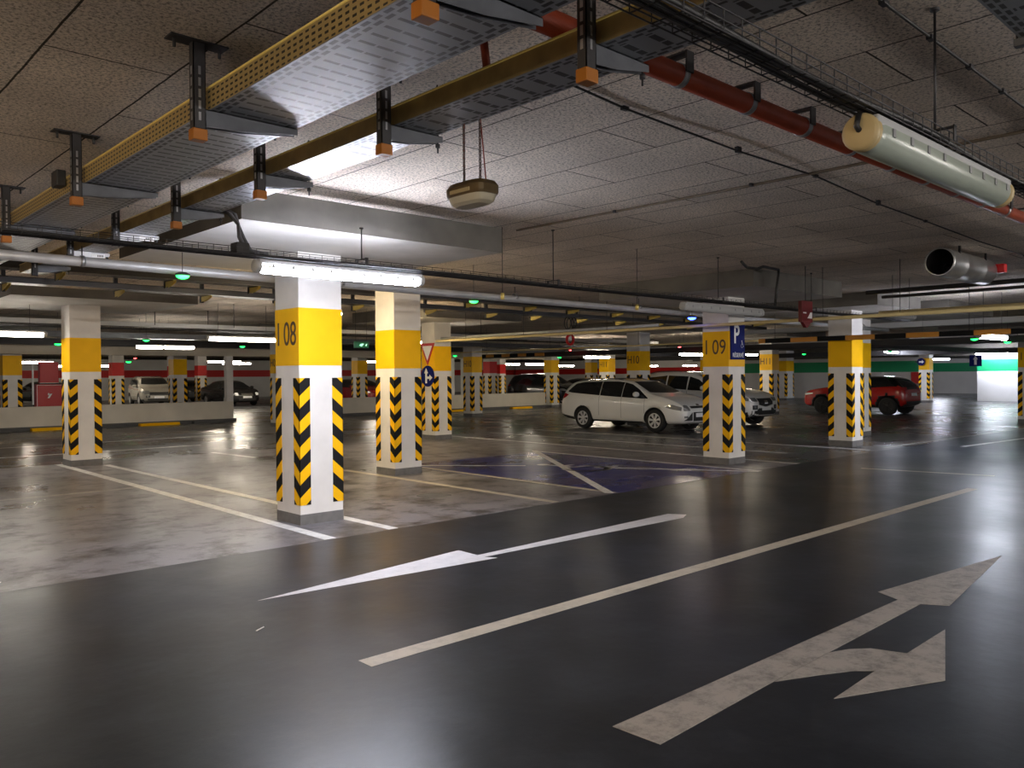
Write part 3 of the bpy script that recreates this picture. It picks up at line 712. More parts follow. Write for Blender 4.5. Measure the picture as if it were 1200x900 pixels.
# dark service runs across the far ceiling
def run(label, x0, x1, y, z, h, w, m, name='service_duct'):
    return tag(MB().box((x0, y, z), (x1, y + w, z + h)).build(name, m), label, 'duct')
run('dark service duct above the far left aisle', -4, 30, 21.8, 2.62, .14, .35, M['slate'])
run('darker service duct just over the low wall lintel', -6, 29, 27.2, 2.62, .2, .4, M['dark'])
run('slim grey duct behind the lone left pillar', -4, 26, 19.4, 2.78, .1, .3, M['lampbody'])
run('dark duct across the far right ceiling before the green wall', 28, 43.5, 12.6, 2.48, .18, .5, M['dark'])
run('dark duct crossing behind the estate car near the ceiling', 30, 43.5, 26, 2.55, .2, .5, M['dark'])
def run_y(label, y0, y1, x, z, h, w, m): return tag(MB().box((x, y0, z), (x + w, y1, z + h)).build('service_duct', m), label, 'duct')
run_y('long dark duct across the right ceiling behind the striped bar', -2, 28.5, 24.5, 2.38, .18, .5, M['dark'])
run_y('blackish duct nearest the green striped wall', 2, 34, 44.0, 2.5, .25, .5, M['dark'])
run_y('pale grey duct high behind the tan pillar', -2, 14, 22.5, 2.8, .14, .35, M['lampbody'])
run_y('pale duct above the distant H11 pillar', 16, 34, 33.5, 2.8, .16, .5, M['lampbody'])
# hangers seen as thin rods
for i, (x, y, z0) in enumerate(((3.3, 17.4, 2.7), (6.2, 17.4, 2.7), (7.9, 17.4, 2.7), (9.6, 17.4, 2.7), (5.2, 19.5, 2.88), (8.2, 19.5, 2.88), (11, 19.5, 2.88))):
    rod(x, y, z0, ZC, ['thin rod over the far left basket, leftmost', 'thin rod over the far basket right of the lone pillar', 'thin rod over the far basket above the long tube', 'thin rod over the far basket by pillar I 08',
                       'thin rod over the slim grey duct, first from left', 'thin rod over the slim grey duct, second from left', 'thin rod over the slim grey duct, third from left'][i], False, .008)

# height bars
def hbar(label, x, y0, y1, z, h, seg, sz=.06):
    t = thing('height_bar', label, 'height limit bar', (x, y0, z)); b = MB(); y = 0; k = 0
    while y < y1 - y0:
        b.bevbox((-sz / 2, y, -h / 2), (sz / 2, min(y + seg, y1 - y0), h / 2), .004, k % 2); y += seg; k += 1
    b.build('bar', [M['bar_o'], M['chev_k']], t)
    for q in (.4, (y1 - y0) * .5, y1 - y0 - .4): MB().tube([(0, q, h / 2), (0, q, ceil_at(x, y0 + q) - z - .001)], .006, 6).build('rod', M['dark'], t)
    return t
hbar('orange and black striped height bar hanging before the tan pillar', 17.0, 1.0, 9.85, 2.34, .10, .62)
hbar('distant small orange and black striped height bar left of the dark car', 23.5, 23.2, 27.1, 2.44, .12, .5)

# ------------------------------------------------------------------ lamps
def tube_lamp(label, x, y, z, L=1.6, m='lamp_neutral', rz=0, group=None, r=.058, parts=True, hang=True, wrap=.35):
    """fluorescent luminaire, length along local x, z = underside"""
    t = thing('tube_lamp', label, 'lamp', (x, y, z), rz, group)
    h = L / 2
    n = 14
    prof = [(math.cos(a) * r, math.sin(a) * r) for a in [PI - wrap + (PI + 2 * wrap) * q / n for q in range(n + 1)]]
    b = MB(); P = []
    xs = [-h + .02, -h + .05, h - .05, h - .02]; sc = [.8, 1, 1, .8]
    vs = []; fs = []
    for i, xx in enumerate(xs):
        for (py, pz) in prof: vs.append((xx, py * sc[i], r + pz * sc[i]))
    k = n + 1
    for i in range(3):
        for q in range(n): fs.append((i * k + q, i * k + q + 1, (i + 1) * k + q + 1, (i + 1) * k + q))
    fs += [tuple(range(k)), tuple(3 * k + q for q in range(k))[::-1]]
    b.add(vs, fs, 0, True); b.build('diffuser', M[m], t)
    b = MB().bevbox((-h, -r * .85, r * 1.3), (h, r * .85, r * 1.3 + .04), .008)
    b.build('housing', M['lampbody'], t)
    if hang:
        for s_ in (-.35, .35):
            px_, py_ = x + math.cos(rz) * s_ * L, y + math.sin(rz) * s_ * L
            MB().tube([(s_ * L, 0, r * 1.3 + .04), (s_ * L, 0, ceil_at(px_, py_) - z - .001)], .004, 5).build('hanger', M['dark'], t)
    if parts:
        for s_ in (-1, 1):
            c = MB()
            for q in range(4):
                xx = s_ * (h * .2 + h * .22 * q); c.box((xx - .012, -r * 1.06, r - .012), (xx + .012, -r * 1.0, r + .02)); c.box((xx - .012, r * 1.0, r - .012), (xx + .012, r * 1.06, r + .02))
            c.build('clip', M['steel'], t)
            MB().lathe([(.0001, -.03), (r * .8, -.03), (r * .97, -.02), (r * .97, .0), (r * .92, .004), (r * .97, .008), (r * .97, .02), (r * .8, .03), (.0001, .03)], 0, (s_ * h, 0, r), 20).build('end_cap', M['brass'] if m == 'diff_off' else M['lampbody'], t)
    return t
t = tube_lamp('bright white tube lamp hanging in front of pillar I 08', 3.92, 6.36, 2.46, 1.66, 'lamp_cool', hang=False, wrap=-.2)
for s_ in (-.5, .5): MB().tube([(s_, 0, .1), (s_, 0, .128)], .006, 6).build('hanger', M['dark'], t)
t = tube_lamp('unlit grey tube lamp beside the red pipe at upper right', 3.98, 1.39, 2.455, 1.62, 'diff_off', r=.074, hang=False)
MB().tube([(-.8, 0, .06), (-.86, .0, .09), (-.84, 0, .14)], .012, 8).build('feed_cable', M['black'], t)
tube_lamp('unlit grey tube lamp hanging before pillar I 09', 10.05, 6.36, 2.44, 1.95, 'lampbody', hang=False)
tube_lamp('unlit dark tube lamp at the far right above the striped bar', 14.3, 5.62, 2.50, 1.0, 'lampbody')
tube_lamp('white tube lamp cut by the left edge of the photo', 3.21, 16.75, 2.36, 1.6, 'lamp_soft')
tube_lamp('long white tube lamp just left of pillar I 08 in the distance', 8.1, 17.4, 2.40, 1.6, 'lamp_soft')
tube_lamp('left one of two small tube lamps above the silver van', 8.05, 23.0, 2.40, .72, 'lamp_soft', parts=False)
tube_lamp('right one of two small tube lamps above the silver van', 8.85, 23.0, 2.40, .84, 'lamp_soft', parts=False)
tube_lamp('glowing tube lamp beside the give way sign pillar', 13.2, 17.2, 2.42, .8, 'lamp_neutral')
tube_lamp('glowing tube lamp at the top of the distant H11 pillar', 26.4, 22.9, 2.30, 1.6, 'lamp_neutral', parts=False)
tube_lamp('glowing tube lamp left of the yellow I 09 band', 26.8, 18.4, 2.31, 1.6, 'lamp_neutral', parts=False)
tube_lamp('white tube lamp under the cream rail at the right edge', 18.1, 5.35, 2.24, 1.6, 'lamp_cool')
tube_lamp('white tube lamp before the green striped wall behind the red car', 43.0, 17.4, 2.6, 1.6, 'lamp_cool', parts=False)
tube_lamp('tiny glowing lamp between pillar I 09 and the H11 pillar', 35.5, 20.95, 2.46, 1.0, 'lamp_neutral', parts=False)
tube_lamp('glowing tube lamp above the dark car behind the low wall', 36.5, 36.8, 2.25, 1.7, 'lamp_neutral', parts=False)
tube_lamp('small glowing lamp right of the low wall pillar', 46.0, 43.0, 2.25, 1.7, 'lamp_neutral', parts=False)
tube_lamp('small glowing lamp on the red wall left of the dark car', 42.4, 45.3, 2.4, 1.7, 'lamp_neutral', parts=False)
tube_lamp('distant tube lamp behind the roof of the crossover, left one', 54.3, 41.3, 2.24, 1.8, 'lamp_neutral', parts=False)
tube_lamp('distant tube lamp behind the roof of the crossover, right one', 53.6, 37.0, 2.2, 1.8, 'lamp_neutral', parts=False)
tube_lamp('distant tube lamp above the black saloon', 16.5, 37.4, 2.3, 1.6, 'lamp_neutral', parts=False)
tube_lamp('distant tube lamp right above the black saloon roof', 19.2, 42.0, 2.3, 1.6, 'lamp_neutral', parts=False)
tube_lamp('distant upper tube lamp behind the red cabinet', 9.3, 41, 2.3, 1.7, 'lamp_neutral', parts=False)
tube_lamp('distant lower tube lamp behind the red cabinet', 13.0, 50.0, 2.25, 1.7, 'lamp_neutral', parts=False)
tube_lamp('distant tube lamp behind the silver van roof', 14.5, 48.0, 2.25, 1.6, 'lamp_neutral', parts=False)
tube_lamp('glowing lamp seen through the opening right of pillar I 08', 23.5, 35.0, 2.3, 1.5, 'lamp_neutral', parts=False)
tube_lamp('first wall washing tube lamp above the bright green striped wall', 48.6, 14.4, 2.52, 1.6, 'lamp_cool', PI / 2, parts=False)
tube_lamp('second wall washing tube lamp above the bright green striped wall', 48.6, 12.2, 2.52, 1.6, 'lamp_cool', PI / 2, parts=False)
tube_lamp('added tube lamp brightening the far opening right of the red car', 58, 20.5, 2.42, 1.6, 'lamp_cool', PI / 2, parts=False)  # extra lamp added to brighten the space beyond the opening
# unseen luminaires added outside the frame to light the foreground and ceiling
for (x, y, z, m) in ((-7.5, 6.36, 2.46, 'lamp_warm'), (-8.5, 10.4, 2.46, 'lamp_warm'), (-2.6, 3.2, 2.46, 'fill_lamp_left'), (-4.4, -4, 2.46, 'fill_lamp_behind'), (6, -8, 2.46, 'fill_lamp_behind'), (10.5, -5, 2.46, 'fill_lamp_behind'), (-1.5, -8.0, 2.46, 'fill_lamp_behind'), (15.5, -5.0, 2.46, 'fill_lamp_behind')):
    tube_lamp('unseen tube lamp added outside the frame for its light', x, y, z, 1.6, m, parts=False, wrap=.9 if m == 'fill_lamp_left' else .35, group='unseen lamps added outside the frame')

tube_lamp('tube lamp almost hidden behind the right edge of pillar I 08', 6.2, 10.85, 2.44, 1.3, 'lamp_hidden', PI / 2, parts=False)
tube_lamp('tube lamp peeping out between the unnumbered pillar and the give way sign', 10.5, 14.95, 2.44, 1.1, 'lamp_hidden', PI / 2, parts=False)
# chain-hung bulkhead lamp
t = thing('bulkhead_lamp', 'oval emergency lamp hanging on two chains below the narrow tray', 'lamp', (2.78, 3.26, 2.53))
t.scale = (.86, .86, .92)
def stadium(L, W, n=10):
    out = []
    for sgn, c in ((1, L / 2 - W / 2), (-1, -(L / 2 - W / 2))):
        for q in range(n + 1):
            a = (-PI / 2 + PI * q / n) if sgn > 0 else (PI / 2 + PI * q / n)
            out.append((W / 2 * math.sin(a) * (1 if sgn > 0 else 1), c + W / 2 * math.cos(a)))
    return out
def loftpoly(b, rings, mi=0, cap=True):
    n = len(rings[0][0]); vs = []; fs = []
    for poly, z in rings: vs += [(p[0], p[1], z) for p in poly]
    for i in range(len(rings) - 1):
        for q in range(n): fs.append((i * n + q, i * n + (q + 1) % n, (i + 1) * n + (q + 1) % n, (i + 1) * n + q))
    if cap: fs += [tuple(range(n))[::-1], tuple((len(rings) - 1) * n + q for q in range(n))]
    b.add(vs, fs, mi, False)
ang = lambda L, W: [(W / 2 * math.copysign(abs(math.cos(a)) ** .55, math.cos(a)), L / 2 * math.copysign(abs(math.sin(a)) ** .55, math.sin(a))) for a in [2 * PI * q / 36 for q in range(36)]]
b = MB(); loftpoly(b, [(ang(.34, .19), .0), (ang(.35, .20), .015), (ang(.35, .20), .05), (ang(.31, .165), .075)]); b.build('housing', M['bulk_body'], t)
b = MB(); loftpoly(b, [(ang(.24, .11), -.05), (ang(.30, .155), -.035), (ang(.325, .18), 0.0)]); b.build('glass', M['bulk_glass'], t)
b = MB()
for s_ in (-1, 1): b.bevbox((-.104 if s_ < 0 else .094, -.09, .012), (-.094 if s_ < 0 else .104, .09, .034), .003)
b.build('clasp', M['brass'], t)
for yy in (-.075, .075):
    b = MB(); z = .08; k = 0
    while z < .42:
        pts = []
        for q in range(9):
            a = 2 * PI * q / 8; lx, lz = .007 * math.cos(a), .015 * math.sin(a)
            pts.append(((lx if k % 2 else 0), yy + (0 if k % 2 else lx), z + lz))
        b.tube(pts, .0035, 5, caps=False); z += .022; k += 1
    b.build('chain', M['chain'], t)
    MB().tube([(.02, yy + .03 * (1 if yy > 0 else -1), .07), (.012, yy + .016 * (1 if yy > 0 else -1), .25), (0.005, yy, .43)], .004, 6).build('cord', M['redpipe'], t)

# jet fan
t = thing('jet_fan', 'silver cylindrical jet fan under the ceiling at the right', 'fan', (11.1, 3.88, 3.0))
b = MB(); R = .185
b.lathe([(R - .02, -.02), (R, -.02), (R, 0), (R, .45), (R + .006, .46), (R + .006, .49), (R, .5), (R, 1.15), (R + .006, 1.16), (R + .006, 1.19), (R, 1.2), (R, 1.6), (R - .02, 1.6)], 0, (0, 0, 0), 32); b.build('casing', M['fan'], t)
MB().lathe([(R - .02, -.02), (R - .02, 1.6)], 0, (0, 0, 0), 32).build('inner_duct', M['black'], t)
b = MB(); b.lathe([(.0001, .55), (.06, .56), (.06, .7), (.0001, .71)], 0, (0, 0, 0), 16)
for q in range(6):
    a = q * PI / 3
    b.add([(.58, .05 * math.cos(a), .05 * math.sin(a)), (.68, .05 * math.cos(a + .3), .05 * math.sin(a + .3)), (.68, .16 * math.cos(a + .35), .16 * math.sin(a + .35)), (.58, .16 * math.cos(a), .16 * math.sin(a))], [(0, 1, 2, 3)])
b.build('impeller', M['dark'], t)
b = MB()
for x in (.3, 1.3): b.box((x - .02, -.14, R * .55), (x + .02, -.12, ZC - 3.0 - .001)); b.box((x - .02, .12, R * .55), (x + .02, .14, ZC - 3.0 - .001))
b.build('mount', M['dark'], t)
tag(MB().bevbox((12.75, 3.62, 2.98), (12.87, 3.74, 3.1), .01).build('fan_switch', M['redbox']), 'small red switch box beside the far end of the jet fan', 'switch')

# bay indicator lights
def bay_light(label, x, y, z, m, r=.055):
    t = thing('bay_indicator_light', label, 'indicator light', (x, y, z))
    prof = [(.0001, -r * .55)] + [(r * math.sin(a), -r * .55 * math.cos(a)) for a in [PI / 2 * q / 5 for q in range(1, 6)]]
    MB().lathe(prof, 2, (0, 0, 0), 16).build('dome', M[m], t)
    MB().lathe([(r * 1.05, 0), (r * 1.1, .02), (r * .6, .035), (.0001, .035)], 2, (0, 0, 0), 16).build('base', M['dark'], t)
    MB().tube([(0, 0, .03), (0, 0, ceil_at(x, y) - z - .001)], .004, 5).build('stem', M['dark'], t)
    return t
bay_light('green bay light left of the I 08 pillar under the grey pipe', 3.45, 8.85, 2.70, 'led_green', .07)
bay_light('green bay light right of the unnumbered pillar', 7.78, 9.11, 2.69, 'led_green', .065)
bay_light('blue bay light left of the I 09 pillar', 11.8, 8.1, 2.56, 'led_blue', .07)
bay_light('green bay light right of the lone left pillar', 7.2, 20.8, 2.54, 'led_green', .075)
bay_light('green bay light over the black saloon', 10.6, 22.8, 2.51, 'led_green', .075)
bay_light('green bay light left of the lone left pillar', 5.6, 22.2, 2.46, 'led_green', .08)
bay_light('green bay light near the far H10 pillar by the sign pillar', 22.8, 28.0, 2.49, 'led_green', .09)
bay_light('green bay light above the dark car behind the low wall', 25.6, 27.0, 2.52, 'led_green', .09)
bay_light('green bay light on the pillar at the low wall end', 28.3, 26.9, 2.45, 'led_green', .09)
bay_light('bright green bay light right of the narrow white pillar', 20.6, 7.6, 2.48, 'led_green', .085)
bay_light('green bay light just left of the white tube at the right edge', 22.3, 7.0, 2.42, 'led_green', .085)
bay_light('rightmost green bay light under the white tube', 23.9, 6.72, 2.37, 'led_green', .085)
bay_light('green bay light left of the tan pillar above the green wall', 33.0, 17.0, 2.42, 'led_green', .08)
bay_light('green bay light right of the narrow white pillar over the red car', 33.0, 13.4, 2.42, 'led_green', .08)
bay_light('red bay light above the H11 lamp behind the estate car', 24.2, 22.4, 2.6, 'led_red', .05)
bay_light('red bay light right of the H10 pillar', 24.0, 17.0, 2.56, 'led_red', .055)
bay_light('red bay light between pillar H11 and the green wall', 33.3, 19.1, 2.46, 'led_red', .07)
bay_light('green bay light above the silver van', 12.0, 36.8, 2.32, 'led_green', .11)
bay_light('second green bay light above the silver van, lower one', 11.3, 42.0, 2.12, 'led_green', .12)
bay_light('red bay light above the silver van', 11.5, 34.5, 2.42, 'led_red', .06)

t = thing('cable_coil', 'loops of spare black cable hanging below the distant cable trays', 'cable', (13.1, 12.2, 2.86))
for k, (dx, rr) in enumerate(((0, .13), (.10, .14), (.22, .11))):
    MB().tube([(dx + rr * .8 * math.cos(a), .01 * k, -rr + rr * math.sin(a)) for a in [PI * .5 + 2 * PI * q / 20 for q in range(21)]], .012, 6).build('loop', M['black'], t)
t = thing('hose_reel', 'small red hose ring hanging right of the distant striped bar', 'hose reel', (16.2, 15.0, 2.55))
b = MB(); b.tube([(.13 * math.cos(a), 0, .13 * math.sin(a)) for a in [2 * PI * q / 24 for q in range(25)]], .035, 8, caps=False); b.build('ring', M['redbox'], t)
MB().tube([(0, 0, .15), (0, 0, ceil_at(16.2, 15) - 2.551)], .006, 5).build('rod', M['dark'], t)
MB().bevbox((-.04, -.02, -.02), (.04, .02, .16), .005).build('bracket', M['signwhite'], t)
# other signs
t = thing('exit_sign', 'small green exit sign hanging right of pillar I 08', 'sign', (10.6, 16.5, 2.35))
MB().bevbox((-.2, -.02, -.075), (.2, .02, .075), .005).build('plate', M['signgreen'], t)
b = MB(); b.prism([(-.07, -.02), (.0, -.045), (.06, .02), (.02, .03), (-.03, .02)], 1, -.026, -.02); b.prism([(.1, -.03), (.13, -.03), (.15, .02), (.12, .02)], 1, -.026, -.02); b.build('arrow', M['exit_glow'], t)
for s_ in (-.15, .15): o = MB().tube([(s_, 0, .075), (s_, 0, ZC - 2.35 - .001)], .004, 5).build('rod', M['dark'], t)
t = thing('hose_sign', 'dark red hanging hose sign with white symbol and pointed foot above the cream pipe', 'sign', (11.74, 6.02, 2.53))
b = MB().bevbox((-.17, -.03, -.16), (.17, .03, .16), .006); b.build('box', M['darkred'], t)
b = MB().prism([(-.12, -.16), (.12, -.16), (.02, -.24), (-.02, -.24)], 1, -.025, .025); b.build('pointer', M['darkred'], t)
b = MB(); b.prism([(.0, -.1), (.14, -.1), (.14, -.01), (.09, -.01)], 1, -.035, -.029); b.prism([(-.13, -.03), (-.04, -.03), (-.04, -.01), (-.13, -.01)], 1, -.035, -.029); b.build('symbol', M['signwhite'], t)
MB().tube([(0, 0, .16), (0, 0, ZC - 2.53 - .001)], .006, 5).build('rod', M['dark'], t)
t = thing('arrow_sign', 'blue square sign with white upright arrow before the bright green striped wall', 'sign', (47.8, 14.95, 2.2))
MB().bevbox((-.02, -.3, -.3), (.02, .3, .3), .005).build('plate', M['signblue'], t)
b = MB(); b.prism([(-.06, -.22), (.06, -.22), (.06, .06), (.12, .06), (0, .24), (-.12, .06), (-.06, .06)], 0, -.03, -.021); b.build('arrow', M['signwhite'], t)
t = thing('direction_sign', 'dark blue round sign on the pillar right of the red car', 'sign', (45.34, 16.8, 2.15))
b = MB(); disc_x(b, -.03, 0, 0, .2, 0, .02, 24); b.build('disc', M['signblue'], t)
b = MB(); b.prism([(.1, -.04), (-.05, -.04), (-.05, -.1), (-.15, 0), (-.05, .1), (-.05, .04), (.1, .04)], 0, -.04, -.031); b.build('arrow', M['signwhite'], t)
MB().box((-.03, -.03, -.03), (.02, .3, .03)).build('bracket', M['dark'], t)
t = thing('hose_box', 'red hose box with a red pipe on the wall behind the red car', 'hose box', (49.6, 18.6, 0))
MB().bevbox((-.02, -.25, .95), (.38, .35, 1.62), .02).build('box', M['redbox'], t)
MB().tube([(.2, .15, .95), (.2, .15, .5)], .05, 10).build('pipe', M['redbox'], t)
t = thing('hose_cabinet', 'red hose cabinet on a stand behind the low wall at the left', 'hose cabinet', (7.6, 31.3, 0))
b = MB().bevbox((-.42, -.12, .62), (.42, .18, 1.42), .015); b.build('body', M['redbox'], t)
b = MB().bevbox((-.30, -.1, 1.46), (.28, .15, 2.18), .015); b.build('upper_box', M['redbox'], t)
b = MB(); b.box((-.40, -.128, .64), (-.385, -.12, 1.4)); b.box((.385, -.128, .64), (.4, -.12, 1.4)); b.box((-.4, -.128, 1.385), (.4, -.12, 1.4)); b.box((-.31, -.108, 1.46), (.29, -.1, 1.475)); b.build('frame', M['signwhite'], t)
b = MB(); b.prism([(-.08, .95), (-.02, .95), (.07, 1.1), (.0, 1.1)], 1, -.126, -.12); b.prism([(-.07, 1.05), (-.03, 1.05), (-.02, 1.12), (-.06, 1.12)], 1, -.126, -.12); b.build('symbol', M['signwhite'], t)
b = MB(); b.box((-.34, -.05, 0), (-.26, .1, .62)); b.box((.26, -.05, 0), (.34, .1, .62)); b.build('stand', M['chev_y'], t)
tag(MB().bevbox((7.0, 30.9, .74), (7.05, 30.95, 2.1), .005).build('white_post', M['signwhite']), 'slim white post left of the red hose cabinet', 'post')

# ------------------------------------------------------------------ cars
def curve(pts, sm=.05):
    xs = np.array([p[0] for p in pts]); ys = np.array([p[1] for p in pts])
    def fn(x):
        q = np.linspace(-sm, sm, 9)
        return float(np.mean(np.interp(np.clip(x + q, xs[0], xs[-1]), xs, ys)))
    return fn
def car_body(P):
    """closed lofted body with wheel arches cut out; x from the rear bumper (0) to the nose"""
    L, W = P['L'], P['W']; zt = curve(P['top'], .04); zk = curve(P['belt'], .06); zb = curve(P['bot'], .03)
    plan = curve(P['plan'], .03); roofw = curve(P['roofw'], .06)
    xs = [0, .02, .06, .12, .2] + list(np.linspace(.3, L - .3, 34)) + [L - .2, L - .12, L - .06, L - .02, L]
    rings = []
    for x in xs:
        w = W / 2 * plan(x); t = zt(x); kk = min(zk(x), t - .012); b0 = zb(x); g = max(0, min(1, (t - kk) / .3))
        wr = w * (1 - g) * .93 + g * roofw(x) * W / 2
        wr = min(wr, w * .96)
        half = [(0, b0), (.75 * w, b0), (.955 * w, b0 + .05 * min(1, (kk - b0) / .5)), (w * .992, b0 + .3 * (kk - b0)), (w, b0 + .6 * (kk - b0)), (w * .985, kk - .1 * (kk - b0)), (w * .95, kk),
                (w * .95 + (wr - w * .95) * .45, kk + .5 * (t - kk)), (wr + .012, kk + .86 * (t - kk)), (wr * .93, t - .022 * g - .004), (wr * .6, t - .004), (0, t + .004)]
        rings.append([(x, y, z) for y, z in half] + [(x, -y, z) for y, z in half[1:-1]][::-1])
    n = len(rings[0]); vs = [v for r in rings for v in r]; fs = []
    for i in range(len(rings) - 1):
        for q in range(n): fs.append((i * n + q, (i + 1) * n + q, (i + 1) * n + (q + 1) % n, i * n + (q + 1) % n))
    fs.append(tuple(range(n))); fs.append(tuple((len(rings) - 1) * n + q for q in range(n))[::-1])
    me = bpy.data.meshes.new('tmp'); me.from_pydata(vs, [], fs)
    bm = bmesh.new(); bm.from_mesh(me); bmesh.ops.recalc_face_normals(bm, faces=bm.faces[:]); bm.to_mesh(me); bm.free()
    o = bpy.data.objects.new('tmp', me); COL.objects.link(o)
    sd = o.modifiers.new('s', 'SUBSURF'); sd.levels = 1; sd.render_levels = 1
    cut = MB(); ra = P['ra']
    for x in P['axles']:
        for s_ in (-1, 1):
            y0, y1 = s_ * (W / 2 - .30), s_ * (W / 2 + .2)
            c = MB(); N = 40
            ring = [(x + ra * math.cos(2 * PI * q / N), P['rw'] + ra * math.sin(2 * PI * q / N) * (1.0)) for q in range(N)]
            vs2 = [(a, min(y0, y1), z) for a, z in ring] + [(a, max(y0, y1), z) for a, z in ring]
            cut.add(vs2, [tuple(range(N)), tuple(range(N, 2 * N))[::-1]] + [(i, N + i, N + (i + 1) % N, (i + 1) % N) for i in range(N)])
    co_ = cut.build('cut', M['black'])
    bm = bmesh.new(); bm.from_mesh(co_.data); bmesh.ops.recalc_face_normals(bm, faces=bm.faces[:]); bm.to_mesh(co_.data); bm.free()
    bo = o.modifiers.new('b', 'BOOLEAN'); bo.object = co_; bo.operation = 'DIFFERENCE'; bo.solver = 'EXACT'
    bpy.context.view_layer.update(); dg = bpy.context.evaluated_depsgraph_get()
    out = bpy.data.meshes.new_from_object(o.evaluated_get(dg))
    bpy.data.objects.remove(o); bpy.data.objects.remove(co_)
    out.materials.clear()
    for m_ in (P['paint'], M['plastic'], M[P.get('roofm')] if P.get('roofm') else P['paint']): out.materials.append(m_)
    for p in out.polygons:
        c = p.center; p.use_smooth = True; p.material_index = 0
        arch = any(math.hypot(c.x - x, c.z - P['rw']) < ra + .004 and abs(c.y) > W / 2 - .33 for x in P['axles'])
        if arch or c.z < P['sill'] + (0.0): p.material_index = 1
        elif any(math.hypot(c.x - x, c.z - P['rw']) < ra + P.get('clad', 0) for x in P['axles']): p.material_index = 1
        elif c.z > zk(c.x) + .02 and P.get('roofm') and P['gx'][0] < c.x < P['gx'][1]: p.material_index = 2
    return out
def wheel(t, x, y, r, w, side, spokes, dark=False):
    b = MB(); b.lathe([(r * .66, -w / 2), (r * .9, -w / 2), (r, -w * .36), (r, w * .36), (r * .9, w / 2), (r * .66, w / 2)], 1, (0, 0, 0), 32)
    o = b.build('wheel', M['tyre'], t, (x, y, r))
    b = MB(); yo = side * (w / 2 - .012); sg = side
    b.lathe([(r * .68, yo - sg * .03), (r * .68, yo), (r * .6, yo + sg * .006), (r * .57, yo)], 1, (0, 0, 0), 32, 0)
    b.lathe([(.0001, yo - sg * .03), (r * .62, yo - sg * .03)], 1, (0, 0, 0), 32, 1)
    b.lathe([(.0001, yo + sg * .012), (r * .12, yo + sg * .01), (r * .2, yo)], 1, (0, 0, 0), 20, 0)
    for k in range(spokes):
        a = 2 * PI * k / spokes + .3; d = .46 * 2 * PI / spokes / 2; d2 = d * .95
        pts = [(r * .14, a - d * 1.6), (r * .62, a - d2), (r * .62, a + d2), (r * .14, a + d * 1.6)]
        v = [(q * math.cos(e), yo, q * math.sin(e)) for q, e in pts] + [(q * math.cos(e), yo - sg * .03, q * math.sin(e)) for q, e in pts]
        b.add(v, [(0, 1, 2, 3), (0, 4, 5, 1), (1, 5, 6, 2), (2, 6, 7, 3), (3, 7, 4, 0)], 0)
    b.build('rim', [M['rimdark'] if dark else M['rim'], M['black']], o)
